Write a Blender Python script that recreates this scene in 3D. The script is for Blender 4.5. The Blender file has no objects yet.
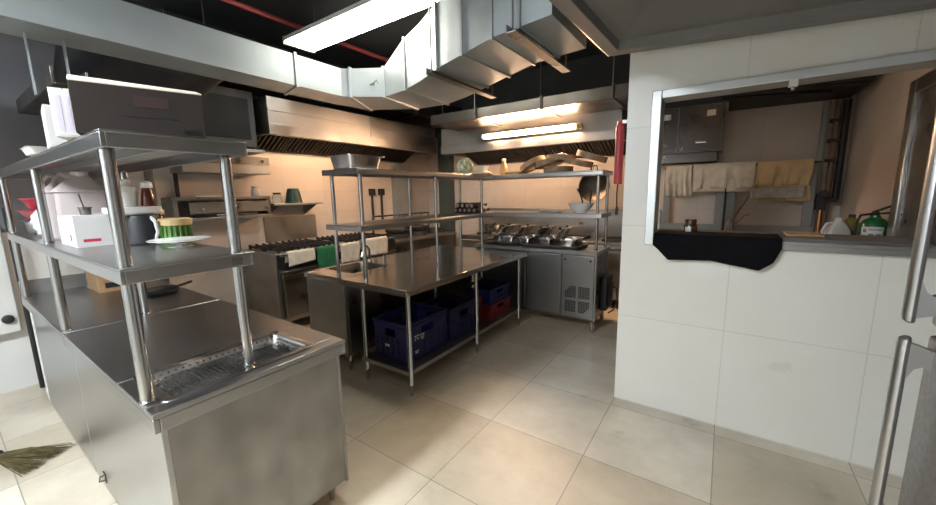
import bpy, bmesh, math, random
from math import sin, cos, pi, radians as R
from mathutils import Vector, Matrix
random.seed(7)
SC = bpy.context.scene
COL = SC.collection

# ---------------------------------------------------------------- camera, world, exposure
YAW, PIT, ROL, FPX, EYE = .6030, .15945, -.01838, 372.5, 1.55
_f = Vector((-sin(YAW)*cos(PIT), cos(YAW)*cos(PIT), -sin(PIT)))
_r = Vector((cos(YAW), sin(YAW), 0)); _u = _r.cross(_f)
_r2 = cos(ROL)*_r + sin(ROL)*_u; _u2 = -sin(ROL)*_r + cos(ROL)*_u
cam = bpy.data.cameras.new('camera'); camo = bpy.data.objects.new('camera', cam); COL.objects.link(camo)
cam.sensor_width = 36; cam.lens = FPX/936*36; cam.clip_start = .02
mw = Matrix.Identity(4)
for i in range(3):
    mw[i][0], mw[i][1], mw[i][2] = _r2[i], _u2[i], -_f[i]
mw[2][3] = EYE
camo.matrix_world = mw
SC.camera = camo
w = bpy.data.worlds.new('world'); SC.world = w; w.use_nodes = True
w.node_tree.nodes['Background'].inputs[0].default_value = (.5, .55, .6, 1)
w.node_tree.nodes['Background'].inputs[1].default_value = .05
vs = SC.view_settings
vs.view_transform = 'Standard'; vs.look = 'None'; vs.gamma = 1; vs.use_curve_mapping = False
vs.exposure = 1.85
LAMP_FRONT, LAMP_HOOD, LAMP_COOL, FILL_PASS = 9.5, 90.0, 58.0, 2.0
LAMP_UNDER, C_UNDER = 30.0, (1, .66, .40)     # tube brightness
C_FRONT, C_HOOD, C_COOL, C_PASS = (1, .97, .86), (1, .62, .37), (.84, .92, 1), (1, .76, .55)
FILL_BACK, C_BACK = 4.0, (1, .96, .88)

# ---------------------------------------------------------------- node helpers and materials
def newmat(name):
    m = bpy.data.materials.new(name); m.use_nodes = True
    nt = m.node_tree; b = nt.nodes['Principled BSDF']
    return m, nt, b
def node(nt, t, **kw):
    n = nt.nodes.new(t)
    for k, v in kw.items(): setattr(n, k, v)
    return n
def ramp(nt, fac, stops):
    r = node(nt, 'ShaderNodeValToRGB'); e = r.color_ramp.elements
    while len(e) < len(stops): e.new(.5)
    for s, (p, c) in zip(e, stops):
        s.position = p; s.color = (*c, 1) if len(c) == 3 else c
    nt.links.new(fac, r.inputs[0]); return r.outputs[0]
def noise(nt, scale, detail=3, stretch=(1, 1, 1), space='Object'):
    tc = node(nt, 'ShaderNodeTexCoord'); mp = node(nt, 'ShaderNodeMapping')
    mp.inputs['Scale'].default_value = stretch
    nt.links.new(tc.outputs[space], mp.inputs[0])
    n = node(nt, 'ShaderNodeTexNoise'); n.inputs['Scale'].default_value = scale; n.inputs['Detail'].default_value = detail
    nt.links.new(mp.outputs[0], n.inputs['Vector']); return n.outputs['Fac']
def bump(nt, b, h, s, d=.01):
    n = node(nt, 'ShaderNodeBump'); n.inputs['Strength'].default_value = s; n.inputs['Distance'].default_value = d
    nt.links.new(h, n.inputs['Height']); nt.links.new(n.outputs[0], b.inputs['Normal'])
def g3(v, t=(1, 1, 1)): return (v*t[0], v*t[1], v*t[2])
def metal(name, col, rough, dr=.12, scale=3, stretch=(1, 1, 1), dirt=.25, bm=0, met=1.0):
    m, nt, b = newmat(name)
    b.inputs['Metallic'].default_value = met
    f = noise(nt, scale, 1.5, stretch)
    c = ramp(nt, f, [(.3, tuple(x*(1-dirt) for x in col)), (.62, col)])
    nt.links.new(c, b.inputs['Base Color'])
    f2 = noise(nt, scale*1.6, 1, stretch)
    rr = ramp(nt, f2, [(.3, (rough-dr,)*3), (.7, (rough+dr,)*3)])
    nt.links.new(rr, b.inputs['Roughness'])
    if bm:
        f3 = noise(nt, 2.2, 2); bump(nt, b, f3, bm, .02)
    return m
def plain(name, col, rough=.5, var=.12, scale=6, met=0, spec=.5, tr=0, em=None, es=0, coat=0, bm=0):
    m, nt, b = newmat(name)
    f = noise(nt, scale, 4)
    c = ramp(nt, f, [(.3, tuple(x*(1-var) for x in col)), (.7, tuple(min(1, x*(1+var*.5)) for x in col))])
    nt.links.new(c, b.inputs['Base Color'])
    b.inputs['Roughness'].default_value = rough; b.inputs['Metallic'].default_value = met
    b.inputs['Specular IOR Level'].default_value = spec
    if tr: b.inputs['Transmission Weight'].default_value = tr
    if coat: b.inputs['Coat Weight'].default_value = coat
    if em: b.inputs['Emission Color'].default_value = (*em, 1); b.inputs['Emission Strength'].default_value = es
    if bm: bump(nt, b, noise(nt, scale*6, 5), bm, .004)
    return m
def emit(name, col, s):
    m, nt, b = newmat(name)
    b.inputs['Base Color'].default_value = (.9, .9, .9, 1)
    b.inputs['Emission Color'].default_value = (*col, 1); b.inputs['Emission Strength'].default_value = s
    return m
def tiles(name, axes, off, pitch, c1, c2, grout, rough, mortar=.004, stain=.1, stain_scale=1.3, spots=0, bm=.25):
    m, nt, b = newmat(name)
    geo = node(nt, 'ShaderNodeNewGeometry'); sx = node(nt, 'ShaderNodeSeparateXYZ'); nt.links.new(geo.outputs['Position'], sx.inputs[0])
    cx = node(nt, 'ShaderNodeCombineXYZ')
    for i, (a, o) in enumerate(zip(axes, off)):
        ad = node(nt, 'ShaderNodeMath', operation='SUBTRACT'); ad.inputs[1].default_value = o
        nt.links.new(sx.outputs[a], ad.inputs[0]); nt.links.new(ad.outputs[0], cx.inputs[i])
    br = node(nt, 'ShaderNodeTexBrick'); br.offset = 0; br.squash = 1
    nt.links.new(cx.outputs[0], br.inputs['Vector'])
    br.inputs['Scale'].default_value = 1; br.inputs['Brick Width'].default_value = pitch[0]; br.inputs['Row Height'].default_value = pitch[1]
    br.inputs['Mortar Size'].default_value = mortar; br.inputs['Mortar Smooth'].default_value = .1
    br.inputs['Color1'].default_value = (*c1, 1); br.inputs['Color2'].default_value = (*c2, 1); br.inputs['Mortar'].default_value = (*grout, 1)
    nz = node(nt, 'ShaderNodeTexNoise'); nz.inputs['Scale'].default_value = stain_scale; nz.inputs['Detail'].default_value = 6; nz.inputs['Roughness'].default_value = .65
    nt.links.new(geo.outputs['Position'], nz.inputs['Vector'])
    s = ramp(nt, nz.outputs['Fac'], [(.32, g3(1-stain, (1, .97, .92))), (.68, (1, 1, 1))])
    mx = node(nt, 'ShaderNodeMix', data_type='RGBA', blend_type='MULTIPLY'); mx.inputs[0].default_value = 1
    nt.links.new(br.outputs['Color'], mx.inputs[6]); nt.links.new(s, mx.inputs[7])
    out = mx.outputs[2]
    if spots:
        n2 = node(nt, 'ShaderNodeTexNoise'); n2.inputs['Scale'].default_value = 3.1; n2.inputs['Detail'].default_value = 8
        nt.links.new(geo.outputs['Position'], n2.inputs['Vector'])
        s2 = ramp(nt, n2.outputs['Fac'], [(.27, (1-spots,)*3), (.34, (1, 1, 1))])
        m2 = node(nt, 'ShaderNodeMix', data_type='RGBA', blend_type='MULTIPLY'); m2.inputs[0].default_value = 1
        nt.links.new(out, m2.inputs[6]); nt.links.new(s2, m2.inputs[7]); out = m2.outputs[2]
    nt.links.new(out, b.inputs['Base Color'])
    rr = ramp(nt, nz.outputs['Fac'], [(.3, (rough-.08,)*3), (.7, (rough+.1,)*3)])
    nt.links.new(rr, b.inputs['Roughness'])
    inv = node(nt, 'ShaderNodeMath', operation='SUBTRACT'); inv.inputs[0].default_value = 1; nt.links.new(br.outputs['Fac'], inv.inputs[1])
    bump(nt, b, inv.outputs[0], bm, .003)
    return m

M = {}
M['steel'] = metal('stainless_steel', g3(.42, (1, 1, .99)), .31, .012, 1.2, (1, 1, 1), .03)
M['steel_top'] = metal('worktop_steel', g3(.38, (1, 1, 1)), .30, .02, 2.0, (1, 1, 1), .05)
M['steel_gloss'] = metal('glossy_worktop_steel', g3(.42, (1, .99, .97)), .19, .02, 2.0, (1, 1, 1), .06)
M['steel_dull'] = metal('dull_steel', g3(.36, (1, .98, .94)), .45, .07, 3, (1, 1, 1.5), .15)
M['steel_stain'] = metal('smeared_steel', g3(.35, (1, .965, .92)), .45, .10, 4.5, (1, 1.2, .8), .30)
M['steel_bright'] = metal('bright_steel', g3(.72), .2, .07, 4)
M['steel_tube'] = metal('steel_tube', g3(.48), .17, .03, 6, (1, 1, 1), .08)
M['steel_dark'] = metal('dark_steel', g3(.24, (1, .96, .9)), .36, .1, 4)
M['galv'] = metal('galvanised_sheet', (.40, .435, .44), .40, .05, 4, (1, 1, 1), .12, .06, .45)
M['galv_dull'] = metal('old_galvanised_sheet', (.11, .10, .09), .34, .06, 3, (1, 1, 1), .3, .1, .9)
M['hood'] = metal('hood_steel', g3(.33, (1, .97, .93)), .38, .1, 2, (1, 1, 1), .25)
M['canopy'] = plain('grey_canopy_paint', (.20, .19, .182), .55, .15, 2)
M['black'] = plain('black_plastic', (.012, .012, .013), .5, .3)
M['iron'] = plain('cast_iron', (.015, .014, .013), .55, .4, 20)
M['wokiron'] = metal('blackened_wok_iron', g3(.10, (1, .85, .75)), .42, .1, 6)
M['matt'] = plain('matt_dark_paint', (.016, .016, .017), .8, .2, spec=.12)
M['matt2'] = plain('matt_grey_paint', (.05, .05, .05), .8, .2, spec=.12)
M['filter'] = metal('greasy_filter_steel', g3(.07, (1, .9, .8)), .5, .08, 4)
M['steel_brown'] = metal('brownish_cabinet_steel', g3(.08, (1, .9, .82)), .3, .06, 3)
M['blackcloth'] = plain('black_cloth', (.004, .004, .005), .95, .4, 20, spec=.15)
M['ceil'] = plain('dark_ceiling', (.055, .06, .065), .8, .3, 1.5)
M['floor'] = tiles('floor_tiles', (0, 1), (-.583, 1.99-.635*4), (.635, .64), (.55, .48, .365), (.70, .645, .535), (.30, .27, .22), .36, .0026, .32, 1.6, .25)
M['wtile'] = tiles('white_wall_tiles', (0, 2), (.052-.64*4, .655-.65*2), (.64, .65), (.675, .665, .62), (.705, .695, .65), (.57, .56, .52), .32, .003, .05, 1.2, 0, .12)
M['btile_x'] = tiles('beige_wall_tiles', (1, 2), (.3, .1), (.6, .3), (.60, .51, .44), (.63, .54, .47), (.52, .44, .38), .38, .003, .18, 1.4)
M['btile_y'] = tiles('beige_wall_tiles_far', (0, 2), (.3, .1), (.6, .3), (.60, .51, .44), (.63, .54, .47), (.52, .44, .38), .38, .003, .18, 1.4)
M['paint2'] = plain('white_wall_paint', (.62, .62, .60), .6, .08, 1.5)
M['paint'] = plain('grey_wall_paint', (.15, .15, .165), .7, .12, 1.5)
M['alu'] = metal('aluminium_frame', g3(.66, (.97, 1, 1)), .4, .06, 3, (1, 1, 1), .1, 0, .7)
M['white'] = plain('white_plastic', (.62, .61, .58), .42, .08)
M['ceramic'] = plain('white_ceramic', (.80, .79, .76), .16, .04, coat=.4)
M['jug'] = plain('milky_plastic', (.46, .40, .385), .38, .08, tr=.15)
M['carton'] = plain('grey_brown_carton', (.032, .025, .022), .85, .15, 5, spec=.2)
M['carton_in'] = plain('pale_carton_flap', (.66, .60, .48), .75, .1)
M['carton_w'] = plain('white_printed_carton', (.50, .485, .47), .6, .08)
M['card'] = plain('brown_cardboard', (.42, .26, .13), .8, .2)
M['printred'] = plain('dark_red_print', (.20, .035, .035), .6, .1)
M['printdk'] = plain('dark_carton_print', (.010, .008, .008), .7, .1)
M['printmaroon'] = plain('maroon_carton_print', (.030, .009, .009), .7, .1)
M['printpale'] = plain('pale_pink_print', (.36, .26, .24), .7, .1)
M['lilac'] = plain('lilac_print', (.48, .44, .60), .7, .1)
M['red'] = plain('red_plastic', (.42, .03, .05), .4, .15)
M['redbar'] = plain('red_paint', (.36, .035, .045), .45, .15)
M['pinkred'] = plain('red_ceiling_pipe_paint', (.40, .06, .06), .5, .15)
M['blue'] = plain('blue_crate_plastic', (.006, .007, .055), .45, .2)
M['blue2'] = plain('bright_blue_crate_plastic', (.004, .008, .08), .45, .2)
M['redcrate'] = plain('red_crate_plastic', (.14, .009, .011), .45, .2)
M['green'] = plain('green_towel', (.012, .13, .05), .9, .2, 14, bm=.4)
M['towel'] = plain('white_towel', (.58, .54, .46), .92, .2, 14, bm=.5)
M['cream'] = plain('cream_towel', (.62, .55, .44), .92, .15, 10, bm=.4)
M['ochre'] = plain('ochre_towel', (.52, .38, .20), .92, .15, 10, bm=.4)
M['wood'] = plain('pale_wood', (.50, .33, .16), .55, .25, 9)
M['woodlid'] = plain('light_wooden_lid', (.58, .42, .20), .5, .2, 9)
M['bamboo'] = plain('worn_beech_wood', (.36, .245, .145), .6, .3, 10)
M['greencup'] = plain('leaf_green_container', (.10, .22, .04), .5, .4, 22)
M['darkgreen'] = plain('dark_green_plastic', (.006, .032, .022), .4, .2)
M['exgreen'] = plain('green_extinguisher_paint', (.006, .10, .028), .3, .1, coat=.3)
M['olive'] = plain('olive_plastic', (.16, .13, .02), .4, .2)
M['sauce'] = plain('dark_sauce', (.10, .014, .006), .25, .2, coat=.5)
M['sauceblk'] = plain('dark_bottle_glass', (.05, .015, .012), .2, .2, coat=.6)
M['brown'] = plain('brown_glass', (.07, .02, .008), .15, .2, coat=.5)
M['paleglass'] = plain('clear_glass', (.82, .80, .76), .08, .05, tr=.8)
M['copper'] = metal('copper_pipe', (.55, .25, .10), .4)
M['rust'] = plain('rusty_pipe', (.16, .10, .07), .6, .3)
M['cabbage'] = plain('pale_green_leaves', (.60, .62, .42), .5, .55, 22, bm=.8)
M['oil'] = plain('yellow_oil_bottle', (.58, .40, .16), .25, .15, tr=.2)
M['straw'] = plain('straw_bristles', (.09, .068, .022), .85, .5, 18)
M['greypaint'] = plain('grey_metal_paint', (.24, .25, .24), .55, .15, 3)
M['greendark'] = plain('dark_green_grey_paint', (.06, .075, .065), .55, .2, 3)
M['fridge'] = metal('grey_fridge_steel', g3(.36, (1, .97, .97)), .42, .06, 60, (1, 1, 1), .15)
M['handle'] = metal('brushed_handle', g3(.42), .36, .02, 2, (1, 1, 1), .03)
M['film'] = plain('clear_bag_film', (.72, .74, .80), .25, .25, 14)
M['gold'] = metal('brass_tag', (.55, .33, .12), .4)
M['rag'] = plain('grey_rag', (.34, .30, .26), .95, .3, 16)
M['tarp'] = plain('black_tarpaulin', (.02, .021, .025), .5, .3, 5)
M['tubef'] = emit('front_diffuser_light', C_FRONT, LAMP_FRONT)
M['tubeh'] = emit('warm_tube_light', C_HOOD, LAMP_HOOD)
M['tubec'] = emit('cool_diffuser_light', C_COOL, LAMP_COOL)
M['tubeu'] = emit('hood_inner_light', C_UNDER, LAMP_UNDER)
M['tubeb'] = emit('back_diffuser_light', C_BACK, FILL_BACK)
M['tubep'] = emit('pass_room_tube_light', C_PASS, FILL_PASS)

# ---------------------------------------------------------------- mesh builder
class MB:
    def __init__(s): s.bm = bmesh.new(); s.mats = []; s.mi = 0
    def use(s, m):
        if m not in s.mats: s.mats.append(m)
        s.mi = s.mats.index(m); return s
    def face(s, vs):
        try:
            f = s.bm.faces.new(vs); f.material_index = s.mi; return f
        except ValueError: return None
    def v(s, p): return s.bm.verts.new(p)
    def box(s, x0, x1, y0, y1, z0, z1, mat=None):
        if x0 > x1: x0, x1 = x1, x0
        if y0 > y1: y0, y1 = y1, y0
        if z0 > z1: z0, z1 = z1, z0
        P = [(x, y, z) for z in (z0, z1) for y in (y0, y1) for x in (x0, x1)]
        if mat: P = [mat @ Vector(p) for p in P]
        V = [s.v(p) for p in P]
        for q in ((0, 2, 3, 1), (4, 5, 7, 6), (0, 1, 5, 4), (2, 6, 7, 3), (0, 4, 6, 2), (1, 3, 7, 5)): s.face([V[i] for i in q])
        return s
    def loft(s, rings, c0=True, c1=True, closed=True):
        L = [[s.v(p) for p in r] for r in rings]; n = len(L[0])
        for a, b in zip(L, L[1:]):
            for i in range(n if closed else n-1):
                j = (i+1) % n; s.face([a[i], a[j], b[j], b[i]])
        if c0: s.face(L[0][::-1])
        if c1: s.face(L[-1])
        return s
    def tube(s, pts, r, n=10, r1=None, closed=False):
        pts = [Vector(p) for p in pts]; rings = []; N = len(pts)
        d0 = (pts[1]-pts[0]).normalized()
        up = Vector((0, 0, 1)) if abs(d0.z) < .9 else Vector((1, 0, 0))
        a = d0.cross(up).normalized()
        for i, p in enumerate(pts):
            if i == 0: d = pts[1]-pts[0]
            elif i == N-1: d = pts[-1]-pts[-2]
            else: d = (pts[i+1]-pts[i]).normalized()+(pts[i]-pts[i-1]).normalized()
            d = d.normalized(); a = (a-d*a.dot(d)).normalized(); b = d.cross(a)
            rr = r if r1 is None else r+(r1-r)*i/(N-1)
            if isinstance(r, (list, tuple)): rr = r[i]
            rings.append([p+(a*cos(2*pi*k/n)+b*sin(2*pi*k/n))*rr for k in range(n)])
        return s.loft(rings)
    def lathe(s, prof, c=(0, 0, 0), n=24, mat=None, c0=True, c1=True):
        rings = []
        for r, z in prof:
            ring = [Vector((max(r, 1e-4)*cos(2*pi*k/n), max(r, 1e-4)*sin(2*pi*k/n), z)) for k in range(n)]
            ring = [(mat @ p) if mat else p for p in ring]
            rings.append([p+Vector(c) for p in ring])
        return s.loft(rings, c0, c1)
    def rloft(s, secs, c=(0, 0), n=4, c0=True, c1=True, mat=None):
        rings = []
        for hx, hy, r, z in secs:
            ring = []
            for (sx, sy, a0) in ((1, 1, 0), (-1, 1, pi/2), (-1, -1, pi), (1, -1, 3*pi/2)):
                for k in range(n+1):
                    a = a0+pi/2*k/n
                    p = Vector((c[0]+sx*(hx-r)+r*cos(a), c[1]+sy*(hy-r)+r*sin(a), z))
                    ring.append(mat @ p if mat else p)
            rings.append(ring)
        return s.loft(rings, c0, c1)
    def prism(s, poly, z0, z1):
        return s.loft([[(x, y, z0) for x, y in poly], [(x, y, z1) for x, y in poly]])
    def grid(s, fn, nu, nv):
        V = [[s.v(fn(i/nu, j/nv)) for j in range(nv+1)] for i in range(nu+1)]
        for i in range(nu):
            for j in range(nv): s.face([V[i][j], V[i+1][j], V[i+1][j+1], V[i][j+1]])
        return s

OFF, LABELS = {}, {}
def props(o, label, cat, group=None, kind=None):
    n = len(label.split()); assert 4 <= n <= 16, (n, label)
    if label in LABELS: assert group and LABELS[label] == group, label
    LABELS[label] = group
    o['label'] = label; o['category'] = cat
    if group: o['group'] = group
    if kind: o['kind'] = kind
def thing(name, label, cat, loc=(0, 0, 0), rz=0, group=None, world=False):
    o = bpy.data.objects.new(name, None); COL.objects.link(o)
    o.empty_display_size = .1; o.location = loc; o.rotation_euler = (0, 0, rz)
    OFF[o] = Vector(loc) if world else Vector((0, 0, 0))
    props(o, label, cat, group); return o
def mesh(name, mb, mat, off=Vector((0, 0, 0)), smooth=True, ang=35):
    bmesh.ops.recalc_face_normals(mb.bm, faces=mb.bm.faces)
    if off.length: bmesh.ops.translate(mb.bm, verts=mb.bm.verts, vec=-off)
    me = bpy.data.meshes.new(name); mb.bm.to_mesh(me); mb.bm.free()
    for m in ([mat] if mat is not None and not mb.mats else mb.mats): me.materials.append(M[m] if isinstance(m, str) else m)
    if smooth:
        me.polygons.foreach_set('use_smooth', [True]*len(me.polygons)); me.set_sharp_from_angle(angle=R(ang))
    o = bpy.data.objects.new(name, me); COL.objects.link(o); return o
def mods(o, bev=0, solid=0, sub=0):
    if solid:
        m = o.modifiers.new('solid', 'SOLIDIFY'); m.thickness = solid; m.offset = 0
    if bev:
        m = o.modifiers.new('bevel', 'BEVEL'); m.width = bev; m.segments = 2; m.limit_method = 'ANGLE'; m.angle_limit = R(40); m.harden_normals = False
    if sub:
        m = o.modifiers.new('sub', 'SUBSURF'); m.levels = sub; m.render_levels = sub
def root_of(o):
    while o.parent: o = o.parent
    return o
def part(parent, name, mb, mat=None, bev=0, solid=0, sub=0, label=None, ang=35):
    o = mesh(name, mb, mat, OFF.get(root_of(parent), Vector((0, 0, 0))), ang=ang); o.parent = parent; mods(o, bev, solid, sub)
    if label: o['label'] = label
    return o
def solo(name, mb, mat, label, cat, group=None, bev=0, solid=0, sub=0, kind=None, ang=35):
    mb.bm.verts.ensure_lookup_table()
    xs = [v.co for v in mb.bm.verts]
    c = Vector(((min(p.x for p in xs)+max(p.x for p in xs))/2, (min(p.y for p in xs)+max(p.y for p in xs))/2, min(p.z for p in xs)))
    o = mesh(name, mb, mat, c, ang=ang); o.location = c; mods(o, bev, solid, sub)
    OFF[o] = c
    props(o, label, cat, group, kind); return o
def struct(name, mb, mat, parent=None, bev=0):
    o = mesh(name, mb, mat); mods(o, bev)
    if parent: o.parent = parent
    else: o['kind'] = 'structure'
    return o
def dup(root, loc, rz=0, label=None, group=None, sc=None):
    r = root.copy(); COL.objects.link(r); r.location = loc; r.rotation_euler = (0, 0, rz); OFF[r] = OFF.get(root, Vector((0, 0, 0)))
    if sc: r.scale = sc
    props(r, label or root['label'], root['category'], group or root.get('group'))
    def rec(a, b):
        for ch in list(a.children):
            c = ch.copy(); COL.objects.link(c); c.parent = b; rec(ch, c)
    rec(root, r); return r
def leg(x, y, z1, r=.019, z0=0):
    return MB().lathe([(r*.55, z0), (r*.75, z0+.012), (r*1.0, z0+.07), (r*1.12, z0+.075), (r*1.12, z0+.1), (r, z0+.105), (r, z1)], (x, y, 0), 14)
def post(x, y, z0, z1, r=.019): 
    return MB().lathe([(r*1.15, z0), (r*1.15, z0+.008), (r, z0+.011), (r, z1)], (x, y, 0), 16)
def tray(mb, x0, x1, y0, y1, z, lip=.045, t=.008, e=.012):
    mb.box(x0, x1, y0, y1, z-t, z)
    mb.box(x0, x1, y0, y0+e, z-lip, z-t); mb.box(x0, x1, y1-e, y1, z-lip, z-t)
    mb.box(x0, x0+e, y0+e, y1-e, z-lip, z-t); mb.box(x1-e, x1, y0+e, y1-e, z-lip, z-t)
    return mb

# ---------------------------------------------------------------- room
XL, YF, ZC, XS, WY = -4.75, 5.6, 3.4, 1.03, 2.766
struct('floor', MB().box(-6, 3.2, -2.6, 5.75, -.1, 0), 'floor')
struct('ceiling', MB().box(-5, 3.2, -2.6, 5.75, ZC, ZC+.1), 'ceil')
def two(mb, low, b, zs):     # tiled up to zs, shade above put into the wall colour
    mb.use(low).box(*b, 0, zs); mb.use('ceil').box(*b, zs, ZC); return mb
struct('wall_left', two(MB(), 'btile_x', (XL-.12, XL, 1.0, 5.75), 2.40), None)
mb = MB().use('paint2').box(XL-.12, XL, -2.6, 1.0, 0, 1.30); mb.use('paint').box(XL-.12, XL, -2.6, 1.0, 1.30, ZC)  # pale lower part, darker grey above
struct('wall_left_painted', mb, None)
struct('wall_far', two(MB(), 'btile_y', (XL, 3.2, YF, YF+.12), 2.56), None)
struct('wall_near', MB().box(-5, 3.2, -2.6, -2.5, 0, ZC), 'paint2')
struct('wall_behind', MB().box(3.1, 3.2, -2.5, 5.6, 0, ZC), 'paint2')
OX0, OX1, OZ0, OZ1 = -.435, 1.6, 1.225, 2.165
mb = MB()
mb.box(-.585, OX0, WY, WY+.13, 0, ZC); mb.box(OX0, OX1, WY, WY+.13, 0, OZ0); mb.box(OX0, OX1, WY, WY+.13, OZ1, ZC); mb.box(OX1, 3.1, WY, WY+.13, 0, ZC)
struct('wall_right', mb, 'wtile')
struct('wall_inner', MB().box(XS, XS+.1, WY+.13, YF, 0, ZC), 'btile_x')
# aluminium frame round the serving opening
mb = MB()
mb.box(OX0, OX0+.055, WY-.025, WY+.14, OZ0-.045, OZ1); mb.box(OX0+.055, OX1-.05, WY-.025, WY+.14, OZ1-.05, OZ1)
mb.box(OX1-.05, OX1, WY-.025, WY+.14, OZ0, OZ1)
win = struct('window_1', mb, 'alu', bev=.004); win['label'] = 'aluminium frame of the serving opening in the white tiled wall'
mb = MB().box(OX0+.055, OX1-.05, WY-.03, WY+.15, OZ0-.03, OZ0); mb.box(OX0+.055, OX1-.05, WY-.03, WY-.012, OZ0, OZ0+.02); mb.box(OX0+.055, OX1-.05, WY+.06, WY+.08, OZ0, OZ0+.02)
struct('window_sill', mb, 'steel_dull', win, bev=.002)
mb = MB().box(.235, .275, WY-.03, WY+.0, OZ1-.085, OZ1-.04); mb.tube([(.255, WY-.01, OZ1-.085), (.255, WY-.01, OZ1-.1)], .008)
struct('window_latch', mb, 'white', win, bev=.004)

# ---------------------------------------------------------------- canopy over the viewer's side of the wall
cp = thing('exhaust_canopy', 'large grey painted exhaust canopy above the white tiled wall, seen from below', 'exhaust hood', (.5, 1.6, 2.3), world=True)
A = [(-.765, .5, 2.40), (1.95, .5, 2.26), (1.95, 2.735, 2.26), (-.70, 2.68, 2.41)]
def inset(P, d, dz): 
    cx = sum(p[0] for p in P)/4; cy = sum(p[1] for p in P)/4
    return [(p[0]-math.copysign(d, p[0]-cx), p[1]-math.copysign(d, p[1]-cy), p[2]+dz) for p in P]
mb = MB(); rings = [[(p[0], p[1], p[2]+.62) for p in A], A, inset(A, .075, 0), inset(A, .075, .06), inset(A, .12, .06), inset(A, .8, .5)]
mb.loft(rings, True, True); part(cp, 'canopy_shell', mb, 'canopy', bev=.004)
mb = MB()
for a, b in zip(A, A[1:]+A[:1]):
    mb.tube([(a[0], a[1], a[2]+.012), (b[0], b[1], b[2]+.012)], .011, 8)
part(cp, 'bottom_rail', mb, 'steel_dull')

# ---------------------------------------------------------------- galvanised ducts
dt = thing('supply_duct', 'long galvanised duct bending round under the dark ceiling', 'duct', (-2.5, 1.5, 2.4), world=True)
ST = [  # front bottom xy, back bottom xy, bottom z, top z
    ((-2.83, -2.3), (-3.13, -2.3), 2.40, 2.63), ((-2.83, 2.22), (-3.12, 2.30), 2.40, 2.63), ((-2.79, 2.262), (-3.08, 2.72), 2.40, 2.63),
    ((-2.55, 2.455), (-2.66, 3.0), 2.40, 2.64), ((-2.264, 2.409), (-2.30, 3.03), 2.40, 2.79), ((-2.0, 2.30), (-2.0, 2.92), 2.40, 2.80), ((-1.70, 2.145), (-1.65, 2.74), 2.40, 2.81),
    ((-1.133, 1.929), (-1.126, 2.47), 2.40, 2.82), ((-.775, 1.893), (-.775, 2.44), 2.41, 2.82)]
def dring(s, g=0, k=0):
    (fx, fy), (bx, by), z0, z1 = s
    d = Vector((bx-fx, by-fy)); d.normalize(); d *= g
    return [(fx-d.x, fy-d.y, z0-g), (bx+d.x, by+d.y, z0-g), (bx+d.x, by+d.y, z1+g), (fx-d.x, fy-d.y, z1+g)]
mb = MB(); mb.loft([dring(s) for s in ST]); part(dt, 'duct_body', mb, 'galv', ang=12)
def lerp(a, b, t):
    m = lambda p, q: tuple(x+(y-x)*t for x, y in zip(p, q))
    return (m(a[0], b[0]), m(a[1], b[1]), a[2]+(b[2]-a[2])*t, a[3]+(b[3]-a[3])*t)
def flange(a, b, t, w=.02, g=.012):
    s0 = lerp(a, b, t); L = (Vector(a[0])-Vector(b[0])).length
    s1 = lerp(a, b, t+w/L)
    return MB().loft([dring(s0, g), dring(s1, g)])
for (i, t) in ((0, .548), (0, .57), (0, .905), (2, .02), (2, .96), (4, .02), (5, .92), (6, .48), (6, .97), (7, .45)):
    part(dt, 'flange', flange(ST[i], ST[i+1], t), 'galv')
mb = MB(); p = Vector((-2.62, 2.398, 2.5)); n = Vector((.62, -.78, 0)).normalized(); t = Vector((.78, .62, 0)).normalized()
mb.tube([p+n*.004, p+n*.03, p+n*.032+t*.03+Vector((0, 0, .03)), p+n*.03+t*.04], .006, 8); mb.tube([p+n*.03, p+n*.025-t*.03-Vector((0, 0, .01))], .007, 8)
part(dt, 'access_latch', mb, 'steel_dark')
for (x0, y0, x1, y1) in ((-1.76, 2.09, -1.70, 2.95), (-1.0, 1.83, -.97, 2.65)):
    mb = MB(); mb.box(x0, x0+.06, y0, y1, 2.355, 2.362); mb.box(x0, x0+.007, y0, y1, 2.362, 2.397)
    part(dt, 'support_angle', mb, 'steel_dark')
    for yy in (y0+.02, y1-.02):
        part(dt, 'hanger_rod', MB().tube([(x0+.03, yy, 2.36), (x0+.03, yy, ZC)], .005, 6), 'steel_dark')
d2 = thing('flat_duct', 'flat dark duct running above the warm tube light along the far hood', 'duct', (-1.8, 4.3, 2.44), world=True)
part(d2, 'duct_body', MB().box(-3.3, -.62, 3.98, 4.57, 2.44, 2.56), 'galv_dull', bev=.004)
for x in (-2.6, -1.75, -1.0):
    part(d2, 'flange', MB().box(x, x+.03, 3.965, 4.585, 2.428, 2.572), 'galv_dull')
    part(d2, 'hanger_rod', MB().tube([(x+.015, 3.955, 2.45), (x+.015, 3.955, ZC)], .005, 6), 'steel_dark')
d3 = thing('cross_duct', 'dark duct crossing above the cooking hood near the back corner', 'duct', (-3.7, 3.0, 2.68), world=True)
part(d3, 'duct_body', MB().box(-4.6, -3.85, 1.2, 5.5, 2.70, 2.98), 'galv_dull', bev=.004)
for y in (1.6, 4.9):
    for x in (-4.64, -3.81): part(d3, 'hanger_rod', MB().tube([(x, y, 2.70), (x, y, ZC)], .006, 6), 'steel_dark')
    part(d3, 'support_angle', MB().box(-4.66, -3.79, y-.015, y+.015, 2.688, 2.699), 'steel_dark')
for y in (1.9, 3.1, 4.3): part(d3, 'flange', MB().box(-4.62, -3.83, y, y+.03, 2.68, 3.0), 'galv_dull')
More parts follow.
